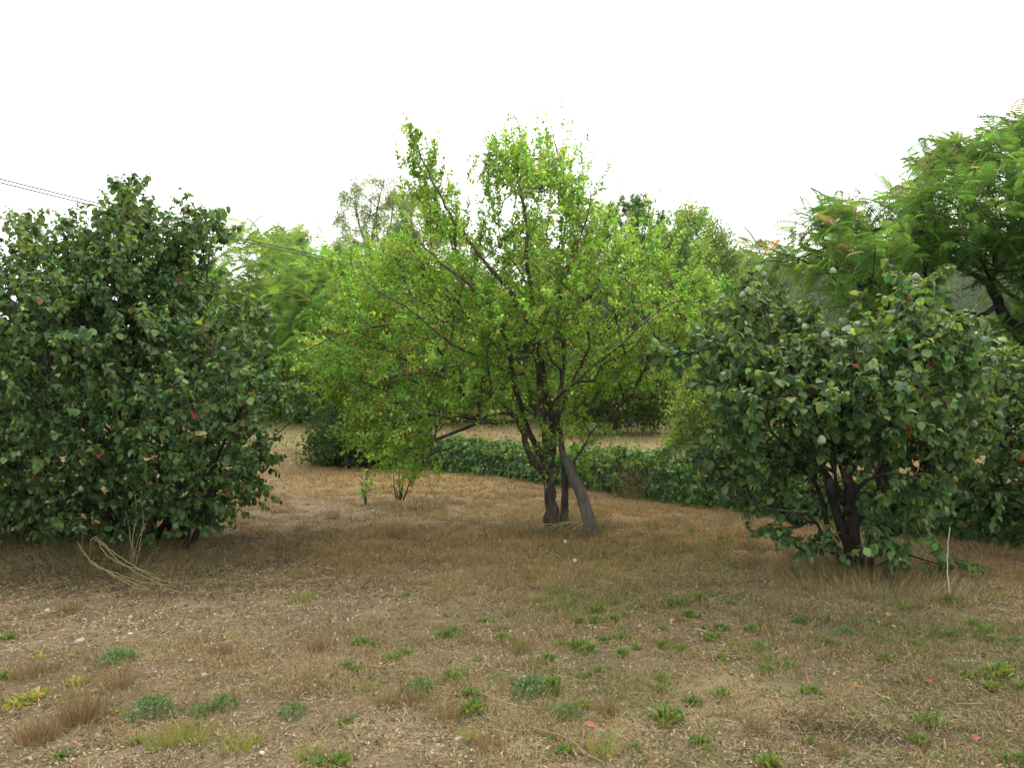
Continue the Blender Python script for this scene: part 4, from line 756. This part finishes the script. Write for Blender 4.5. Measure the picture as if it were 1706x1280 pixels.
# ------------------------------------------------------------------ weeds
def weed_mesh(kind, seed):
    r = np.random.default_rng(seed); bag = Bag()
    if kind == 'rosette':
        n = r.integers(75, 120); an = r.uniform(0, 6.283, n); rad = r.uniform(0, .055, n); el = r.uniform(.3, 3.2, n)
        rad = rad * (1 + .45 * np.sin(an * 2 + seed) + .2 * np.sin(an * 5 + seed * 2)); pos = np.stack([np.cos(an) * rad, np.sin(an) * rad, r.uniform(0, .022, n) * (1 - rad / .1)], -1); d = np.stack([np.cos(an + r.normal(size=n) * .8), np.sin(an + r.normal(size=n) * .8), el], -1)
        pal = np.array([(.11, .185, .05), (.078, .145, .042), (.165, .22, .055), (.24, .20, .07)]); col = pal[r.choice(4, n, p=[.38, .40, .16, .06])] * r.uniform(.8, 1.2, (n, 1))
        bag.put(*stamp(*leaf_tpl(3, .36, .3, .25, .02, .55), pos, d, np.tile([[0, 0, 1.]], (n, 1)) + r.normal(size=(n, 3)) * .3, r.uniform(.014, .042, n), col))
    elif kind == 'yellow':
        n = 46; an = r.uniform(0, 6.283, n); rad = r.uniform(0, .055, n); pos = np.stack([np.cos(an) * rad, np.sin(an) * rad, np.zeros(n)], -1); d = np.stack([np.cos(an), np.sin(an), r.uniform(.5, 2, n)], -1)
        pal = np.array([(.28, .27, .05), (.19, .23, .05), (.36, .27, .05), (.12, .18, .04)]); col = pal[r.choice(4, n, p=[.3, .35, .1, .25])]
        bag.put(*stamp(*leaf_tpl(3, .4, .3, .25, .02, .6), pos, d, np.tile([[0, 0, 1.]], (n, 1)) + r.normal(size=(n, 3)) * .3, r.uniform(.020, .045, n), col))
    elif kind == 'feathery':
        pal = np.array([(.10, .165, .075), (.075, .135, .06), (.14, .20, .09)])
        n = 520; an = r.uniform(0, 6.283, n); q = r.random(n) ** .6 * .095 * (1 + .25 * np.sin(an * 3 + seed)); pos = np.stack([np.cos(an) * q, np.sin(an) * q, .05 * (1 - (q / .1) ** 2) * r.uniform(.4, 1.1, n)], -1)
        bag.put(*stamp(*L_PLUM, pos, r.normal(size=(n, 3)) + [0, 0, .8], r.normal(size=(n, 3)), r.uniform(.010, .020, n), pal[r.integers(0, 3, n)] * r.uniform(.8, 1.3, (n, 1))))
    else:
        n = 150; an = r.uniform(0, 6.283, n); rad = r.random(n) ** .6 * .06; pos = np.stack([np.cos(an) * rad, np.sin(an) * rad, 0 * an], -1)
        d = np.stack([np.cos(an) * r.uniform(.1, .9, n), np.sin(an) * r.uniform(.1, .9, n), np.ones(n)], -1); L = r.uniform(.025, .085, n)
        pal = np.array({'green_tuft': [(.12, .19, .05), (.17, .20, .06), (.26, .22, .09)], 'brown_tuft': [(.22, .15, .07), (.16, .13, .05), (.28, .17, .09)]}[kind])
        tv = np.array([(-.02, 0, 0), (.02, 0, 0), (.015, .6, .04), (-.015, .6, .04), (0, 1, .2)]); tt = np.array([(0, 1, 2), (0, 2, 3), (3, 2, 4)])
        bag.put(*stamp(tv, tt, pos, d, r.normal(size=(n, 3)), L, pal[r.integers(0, 3, n)] * r.uniform(.8, 1.2, (n, 1))))
    return add('weed', np.concatenate(bag.v), np.concatenate(bag.t), M_WEED if kind != 'brown_tuft' else M_GRASS, None, np.concatenate(bag.c), False, False)
WM = {k: [weed_mesh(k, 10 * i + j) for j in range(5)] for i, k in enumerate(('rosette', 'yellow', 'feathery', 'green_tuft', 'brown_tuft'))}
WL = {'rosette': ('leafy_weed', 'weed', 'green leafy weeds dotted over the dry turf'), 'yellow': ('yellow_weed', 'weed', 'yellowish weeds in the bare soil at left'), 'feathery': ('feathery_weed', 'weed', 'grey-green feathery weeds'), 'green_tuft': ('grass_tuft', 'grass tuft', 'green grass tufts'), 'brown_tuft': ('dry_grass_tuft', 'grass tuft', 'dry brown grass tufts')}
WK = dict(rosette='''14 1063 .9,7 1130 .9,594 1069 1,577 1111 .8,528 914 .7,225 1234 .8,102 1252 .8,126 1166 .5,606 1069 1,620 1071 .9,732 1053 .9,755 1046 1,745 1050 .9,808 1025 1,665 994 .6,676 1086 .8,655 1097 1,571 1109 .6,592 1118 .6,753 1130 1.1,826 1130 .9,834 1056 .9,854 1060 1,797 1095 .7,782 1157 1,789 1178 1.2,775 1182 .8,920 983 .8,947 1005 1,996 1011 1.2,1028 1000 .9,991 1028 1,966 1030 .9,1022 1028 .9,1045 1022 .7,1035 1055 1,936 1067 .8,970 1076 1.5,980 1080 1.1,1036 1086 1,912 1093 .9,996 1111 .7,980 1121 .7,917 1143 1.3,970 1172 1,1101 1125 .9,1101 1146 1,1107 1195 1.5,1118 1198 1.1,1130 1076 .9,1103 1070 .9,1105 1044 .9,1126 1005 1.1,1147 1023 1.1,1154 1164 .8,1059 1239 .7,940 1245 .9,581 1202 .8,567 1273 1,559 1268 .8,920 1225 .6,1152 885 1,1201 903 1,1226 950 .8,1164 996 1.1,1127 1007 1.1,1148 1022 1,1215 1003 .9,1201 1043 1,1183 1058 1,1252 1047 1,1131 1075 .9,1266 1077 1.1,1331 1033 .8,1380 1068 1.1,1581 1001 1.1,1623 1040 1.1,1641 1056 1.3,1581 1059 .9,1665 1126 1.5,1651 1144 1.1,1700 1150 1.1,1697 1073 .9,1354 1142 1,1201 1150 1.2,1155 1163 .8,1113 1193 1.2,1546 1200 1.2,1533 1228 .9,1275 1110 .8,1317 1107 .8,1201 1091 .8,1166 1232 .8,1282 1270 1.3,1472 1095 1,1521 1073 .8,1609 1126 .8,1700 1260 1,1655 1070 1,1450 1030 .7,1090 955 .7,1350 1230 .6,530 1275 .9,870 1068 .7,1005 1060 .8,1060 1075 .7''',
 yellow='128 1139 1,56 1158 1.3,44 1166 1.1,389 1064 .7,65 1097 .8,21 1172 1.1,192 1178 .6',
 feathery='197 1102 1.4,253 1181 1.4,336 1185 .8,373 1176 .9,699 1148 1,885 1150 1.4,940 1185 1,1408 1052 .8,489 1194 .9,676 990 .5,880 1147 1',
 green_tuft='271 1239 1.3,290 1232 1.2,327 1234 1.3,403 1246 1.4,503 1002 1.2,889 995 1.2,517 1262 1,1003 1252 1.1,1060 930 1,1110 925 1,1040 905 1,1000 945 1,1170 930 1,880 960 1,1150 995 1,940 1000 1,1500 1010 1,780 1225 .8,610 1150 .8,1230 1070 .9',
 brown_tuft='140 1190 1.6,128 1195 1.2,60 1227 1.5,72 1222 1.2,46 1128 1.3,84 1118 1.2,200 1143 1.2,369 1086 1,116 1020 1.1,528 1083 1.2,1100 905 1.3,1245 915 1.3,640 1170 1,870 1080 1.1,1440 1000 1.3,500 880 1.5,660 890 1.5,460 850 1.2,555 860 1.3,1330 930 1.2,970 840 1.5,1090 880 1.3,750 1190 1,1010 1180 1,690 1165 1.1,1390 1250 1,1260 1210 1,820 1240 1')
LM = [(1553, 1142, 'the crimson fallen leaf'), (1437, 1144, 'the pinkish fallen leaf'), (1401, 1031, 'the rusty orange fallen leaf'), (1683, 1040, 'the orange leaf at far right'), (1630, 1230, 'the dark red leaf'), (976, 1208, 'the bright rust leaf'),
      (840, 1069, 'the brown leaf in the centre'), (156, 983, 'the rusty leaf at left'), (12, 1012, 'the orange red leaf'), (79, 1021, 'the elongated white chip'), (133, 1073, 'the large grey stone'), (317, 1105, 'the flat pale stone'),
      (436, 1259, 'the white stone at bottom left'), (764, 1229, 'the bright white stone at bottom centre'), (1120, 1033, 'the round white pebble'), (1489, 1043, 'the pale tan stone'), (620, 852, 'the white stone near the suckers'), (957, 941, 'the dandelion clock'),
      (990, 890, 'the leaning prop'), (1428, 958, 'the fruiting quince foot'), (1582, 1000, 'the thin upright cane'), (667, 832, 'the plum sucker'), (885, 1150, 'the big feathery weed'), (400, 973, 'the bleached stick'), (918, 890, 'the plum trunk'), (595, 1230, 'the curved pale straw'), (970, 1076, 'the largest central weed'), (780, 1160, 'the long pale straw'), (1107, 1195, 'the large dark-hearted weed')]
KN = {'rosette': ['bright green broad-leaved weed', 'leafy light green weed'], 'yellow': ['yellowing low weed'] * 2, 'feathery': ['grey-green feathery weed cushion'] * 2, 'green_tuft': ['green grass tuft'] * 2, 'brown_tuft': ['dry brown grass tuft'] * 2}
USED = set()
def where(px, py, kind, s):
    size = 'large ' if s > 1.15 else 'small ' if s < .65 else ''
    q = sorted(LM, key=lambda l: math.hypot(px - l[0], (py - l[1]) * 1.6))
    for l in [l for l in q if abs(l[0] - px) + abs(l[1] - py) > 6][:6]:
        dx, dy = px - l[0], (py - l[1]) * 1.6; a = math.degrees(math.atan2(dy, dx)) % 360; R_ = math.hypot(dx, dy)
        w_ = ['right of', 'in front right of', 'in front of', 'in front left of', 'left of', 'behind left of', 'behind', 'behind right of'][int((a + 22.5) // 45) % 8]
        for far in (['just ' if R_ < 60 else '' if R_ < 120 else 'well '][0],):
            t = f'{size}{KN[kind][0]} {far}{w_} {l[2]}'
            if t not in USED: USED.add(t); return t
    return t
rw = np.random.default_rng(70)
for kind, txt in WK.items():
    for e in txt.replace('\n', '').split(','):
        px, py, s = map(float, e.split()); p = G(px, py + 4); o = bpy.data.objects.new(WL[kind][0], WM[kind][rw.integers(0, 5)]); COL.objects.link(o)
        o.location = (p[0], p[1], p[2] - .003); o.rotation_euler = (0, 0, rw.uniform(0, 6.28)); s *= .88 if kind in ('rosette', 'yellow') else .92; o.scale = (s, s, s * rw.uniform(1., 1.5))
        tag(o, where(px, py, kind, s), WL[kind][1], WL[kind][2])

# ------------------------------------------------------------------ single stones, fallen leaves, stalks
def stone(px, py, s, col, label, seed):
    r = np.random.default_rng(seed); v, t = ball(9, 7); v = v * (1 + r.normal(size=(len(v), 1)) * .10) * np.array([1, r.uniform(.6, .85), r.uniform(.4, .6)]); p = G(px, py)
    o = add('stone', v * s, t, M_THING, None, np.tile(col, (len(v), 1)), False); o.location = (p[0], p[1], p[2] + s * .25); o.rotation_euler = (0, 0, r.uniform(0, 6)); tag(o, label, 'stone')
WH = (.46, .43, .39); GY = (.28, .25, .22)
for i, (px, py, s, c, l) in enumerate([(79, 1021, .022, WH, 'white elongated stone chip farthest left below the thicket'), (218, 1033, .018, WH, 'small white stone in front of the left thicket'), (142, 1035, .016, GY, 'small greyish stone between two white chips at left'),
    (133, 1073, .036, GY, 'largest grey stone lying on the bare soil at left'), (217, 1061, .018, WH, 'pale pebble above the feathery weed at left'), (317, 1105, .020, GY, 'flat pale stone on bare soil left of centre'),
    (436, 1259, .018, WH, 'white stone at the bottom edge left of centre'), (764, 1229, .020, WH, 'bright white stone at the bottom centre'), (873, 1129, .018, WH, 'white stone behind the centre feathery weed'),
    (1120, 1033, .018, WH, 'round white pebble beside the green weeds right of centre'), (1489, 1043, .022, (.5, .44, .36), 'pale tan stone near the right quince'), (620, 852, .030, WH, 'white stone on the turf before the plum suckers'), (340, 1128, .02, (.4, .33, .36), 'mauve grey stone in the left foreground')]):
    stone(px, py, s, c, l, i)
lf = leaf_tpl(5, .7, .55, .35, .05, .45)
for i, (px, py, s, c, l) in enumerate([(1553, 1142, .08, (.34, .075, .06), 'crimson curled leaf fallen in the right foreground'), (1437, 1144, .07, (.42, .20, .14), 'pinkish brown fallen leaf left of the crimson one'), (1470, 1160, .085, (.50, .32, .22), 'pale pink fallen leaf in the right foreground'),
    (1401, 1031, .08, (.42, .15, .07), 'rusty orange fallen leaf before the right quince'), (1480, 1031, .085, (.48, .28, .18), 'salmon coloured fallen leaf right of the rusty one'), (1683, 1040, .09, (.45, .20, .09), 'orange brown fallen leaf at the far right'),
    (1630, 1230, .08, (.26, .07, .05), 'dark red fallen leaf in the bottom right'), (976, 1208, .07, (.48, .15, .06), 'bright rust leaf on the turf in the bottom centre'), (938, 1231, .07, (.34, .09, .05), 'red brown leaf left of the bright rust leaf'),
    (840, 1069, .07, (.34, .16, .10), 'brown leaf among the green weeds in the centre'), (156, 983, .08, (.42, .18, .10), 'rusty leaf below the bent straw at left'), (12, 1012, .09, (.45, .16, .09), 'orange red leaf at the left edge'), (1315, 1070, .06, (.30, .13, .08), 'small brown leaf beside the weeds right of centre'), (1240, 1060, .05, (.36, .14, .08), 'small rusty leaf farther left of the right quince')]):
    r = np.random.default_rng(i); p = G(px, py); o = add('fallen_leaf', lf[0], lf[1], M_WEED, None, np.tile(c, (len(lf[0]), 1)), False)
    s *= .68; c = tuple(v * .8 for v in c); o.data.color_attributes['col'].data.foreach_set('color', np.tile([*c, 1.], len(lf[0])).astype(np.float32)); o.location = (p[0], p[1], p[2] + .015); o.scale = (s, s, s); o.rotation_euler = (r.uniform(-.5, .5), r.uniform(-.5, .5), r.uniform(0, 6)); tag(o, l, 'leaf', 'coloured leaves fallen on the dry turf')
def straw(name, label, cat, lines, r0, col, mat=None, part='stem', bpt=None):
    root = empty(name, lines[0][0], label, cat)
    for l in lines:
        q = resample(l, .04); q[1:] += np.cumsum(np.random.default_rng(len(q)).normal(size=(len(q) - 1, 3)) * .0035, 0); V, T = tube(q, np.linspace(r0, r0 * .5, len(q)), 6); add(part, V, T, mat or M_GRASS, root, np.tile(col, (len(V), 1)), True)
    return root
def gz(px, py, z): p = G(px, py); return p + np.array([0, 0, z])
DS = 7.35
def gp(px, py, z): return P(px, py, (CAMH - z - .01) * F / (py - HY))
root = straw('dry_reed', 'bent yellow straw stems arching out of the left thicket onto the soil', 'dry grass',
      [[gp(143, 935, 0), gp(133, 912, .13), gp(150, 936, .12), gp(190, 958, .09), gp(250, 980, .02)], [gp(150, 935, 0), gp(153, 898, .26), gp(172, 911, .24), gp(225, 945, .14), gp(262, 963, .07), gp(300, 972, .02)],
       [gp(150, 935, 0), gp(156, 895, .26), gp(195, 925, .2), gp(250, 960, .08), gp(278, 970, .03)], [gp(143, 935, 0), gp(140, 925, .09), gp(165, 945, .09), gp(230, 964, .06), gp(290, 972, .03)], [gp(146, 935, 0), gp(160, 942, .1), gp(210, 966, .07), gp(236, 980, .02)],
       [gp(150, 936, 0), gp(158, 905, .2), gp(185, 933, .14), gp(215, 944, .13), gp(262, 958, .06)]], .0042, (.36, .30, .13))
straw('dry_reed', 'tall pale grass stalk standing upright before the left thicket', 'dry grass',
      [[P(223, 948, 7.0), P(224, 900, 7.0), P(227, 850, 7.0), P(223, 780, 7.0), P(222, 730, 7.05)], [P(224, 930, 7.0), P(232, 895, 6.98), P(246, 868, 6.95)], [P(222, 940, 7.0), P(214, 880, 7.0), P(209, 850, 7.0)], [P(225, 945, 7.0), P(235, 900, 7.0), P(240, 850, 7.0), P(232, 800, 7.1)],
       [P(220, 948, 7.0), P(216, 915, 6.98)], [P(227, 948, 7.0), P(234, 915, 6.95), P(238, 905, 6.9)]], .0038, (.34, .30, .14))
straw('dry_reed', 'thin grey upright stalk left of the bent straw', 'dry grass', [[P(138, 935, 7.4), P(138, 880, 7.4), P(137, 838, 7.4)]], .005, (.30, .26, .17))
straw('thin_cane', 'thin pale upright cane sticking up right of the fruiting quince', 'cane', [[gz(1582, 1000, 0), P(1582, 960, 5.9), P(1584, 920, 5.9), P(1588, 880, 5.92)]], .0065, (.46, .42, .33), None, 'cane')
for i, (pts, l) in enumerate([([(700, 1148), (810, 1165), (850, 1178), (915, 1185)], 'long pale straw lying across the turf in front of centre'), ([(880, 1215), (950, 1238), (975, 1260), (1005, 1280)], 'long pale straw running to the bottom centre edge'), ([(595, 1212), (590, 1232), (599, 1248)], 'curved pale straw left of the bottom centre'), ([(390, 977), (415, 970)], 'short bleached stick in the dark litter at left'), ([(515, 978), (545, 971)], 'short bleached stick right of the dark litter'), ([(635, 1128), (695, 1122)], 'pale straw lying left of the centre weeds'), ([(1240, 1190), (1275, 1180)], 'pale straw lying right of the centre weeds'), ([(1590, 1180), (1640, 1184)], 'bleached straw at the right foreground')]):
    r = np.random.default_rng(i); q = resample([gz(a, b, .02 + .008 * r.random()) for a, b in pts], .05); V, T = tube(q, np.full(len(q), .0022), 5)
    tag(add('straw', V, T, M_GRASS, None, np.tile([.36, .29, .16], (len(V), 1)), True), l, 'straw')
for px, py, h, l in [(957, 941, .10, 'white dandelion clock right of the plum trunk shade'), (941, 907, .10, 'small white dandelion clock just below the plum trunk')]:
    p = G(px, py + 14); root = empty('dandelion', p, l, 'flower'); V, T = tube([p, p + [0, 0, h * .5], p + [.004, 0, h]], [.002, .002, .0018], 5); add('stem', V, T, M_GRASS, root, np.tile([.2, .22, .1], (len(V), 1)), True)
    r = np.random.default_rng(1); d = unit(r.normal(size=(140, 3))); c = p + [.004, 0, h]; V, T = edges_tubes(np.tile(c, (140, 1)), c + d * .015, np.full(140, .0005), np.full(140, .0016), 3); bgd = Bag(); bgd.put(V, T, np.tile([.75, .75, .72], (len(V), 1))); tag(bgd.build('seed_head', M_THING, root), kind='stuff')
# grasses and twigs round the trunk feet
def footgrass(px, py, n, rad, h, cols, label, seed, hole=.08):
    r = np.random.default_rng(seed); c = G(px, py); an = r.uniform(0, 6.283, n); q = hole + (rad - hole) * r.random(n) ** .8; x = c[0] + np.cos(an) * q * 1.3; y = c[1] + np.sin(an) * q * .8
    d = np.stack([np.cos(an) * r.uniform(.1, 1.1, n), np.sin(an) * r.uniform(.1, 1.1, n), np.ones(n)], -1); L = h * r.uniform(.3, 1.2, n); tv = np.array([(-.5, 0, 0), (.5, 0, 0), (.3, .6, .05), (-.3, .6, .05), (0, 1, .25)]); tt = np.array([(0, 1, 2), (0, 2, 3), (3, 2, 4)])
    s, d, nn = frames(d, r.normal(size=(n, 3))); pos = np.stack([x, y, gh(x, y)], -1); W = r.uniform(.002, .005, n)
    V = pos[:, None] + tv[None, :, 0:1] * s[:, None] * W[:, None, None] + tv[None, :, 1:2] * d[:, None] * L[:, None, None] + tv[None, :, 2:3] * nn[:, None] * L[:, None, None]
    T = (tt[None] + (np.arange(n) * 5)[:, None, None]).reshape(-1, 3); col = np.array(cols)[r.integers(0, len(cols), n)] * r.uniform(.7, 1.2, (n, 1)); o = add('grass_clump', V.reshape(-1, 3), T, M_GRASS, None, np.repeat(col, 5, 0)); tag(o, label, 'grass')
BR = [(.22, .15, .07), (.32, .24, .12), (.15, .10, .05)]; GG = [(.12, .16, .05), (.20, .19, .08), (.26, .19, .09)]
footgrass(925, 890, 1500, .48, .16, BR + GG, 'tangled dry grass round the foot of the plum tree', 1, .1)
footgrass(970, 880, 500, .25, .2, GG, 'greenish grass between the plum trunk and the prop', 2, .02)
footgrass(690, 848, 900, .33, .16, BR + [(.42, .34, .2)], 'domed brown straw tussock beside the plum suckers', 3, 0)
footgrass(1430, 968, 1800, .5, .22, BR + GG, 'dry grass round the foot of the fruiting quince', 4, .08)
footgrass(1480, 985, 1200, .5, .14, [(.42, .34, .19), (.34, .27, .14)], 'pale straw sward in front of the fruiting quince', 5, 0)
footgrass(150, 935, 2200, 1.2, .2, [(.15, .13, .06), (.10, .11, .05), (.22, .17, .09)], 'dull grass fringe along the foot of the left thicket', 6, 0)
footgrass(60, 900, 900, .5, .3, [(.11, .13, .07), (.15, .15, .08)], 'grey-green grass mound under the left end of the thicket', 7, 0)
footgrass(1650, 925, 1500, 1.2, .16, BR, 'dry grass under the quince at the right edge', 8, 0)
r = np.random.default_rng(9); c = G(905, 892); root = empty('twig_pile', c, 'heap of thin pruned twigs on the ground left of the plum trunk', 'twigs')
for i in range(16):
    a = c + [r.uniform(-.5, .35), r.uniform(-.15, .2), r.uniform(.0, .05)]; an = r.normal() * .5 + (math.pi if r.random() < .5 else 0); L = r.uniform(.2, .55); b = a + [math.cos(an) * L, math.sin(an) * L * .5, r.uniform(.0, .16)]
    m_ = (a + b) / 2 + [0, 0, r.uniform(.01, .06)]; V, T = tube(resample([a, m_, b], .06), np.linspace(.005, .0025, len(resample([a, m_, b], .06))), 5); add('twig', V, T, M_GRASS, root, np.tile([.24, .18, .12] if i % 3 else [.42, .36, .2], (len(V), 1)), True)

HAZE = 0.00013
if HAZE:
    bm_v = np.array([(x, y, z) for x in (-1500, 1500) for y in (-90, 1300) for z in (-4, 75)], float); f = np.array([(0, 1, 3, 2), (4, 6, 7, 5), (0, 4, 5, 1), (2, 3, 7, 6), (0, 2, 6, 4), (1, 5, 7, 3)])
    hm = bpy.data.materials.new('haze'); hm.use_nodes = True; hm.node_tree.nodes.clear(); v = hm.node_tree.nodes.new('ShaderNodeVolumePrincipled'); v.inputs['Color'].default_value = (.93, .96, 1, 1); v.inputs['Density'].default_value = HAZE; v.inputs['Anisotropy'].default_value = .2
    o = hm.node_tree.nodes.new('ShaderNodeOutputMaterial'); hm.node_tree.links.new(v.outputs[0], o.inputs['Volume']); hz_ = add('haze', bm_v, f, hm); tag(hz_, kind='stuff')
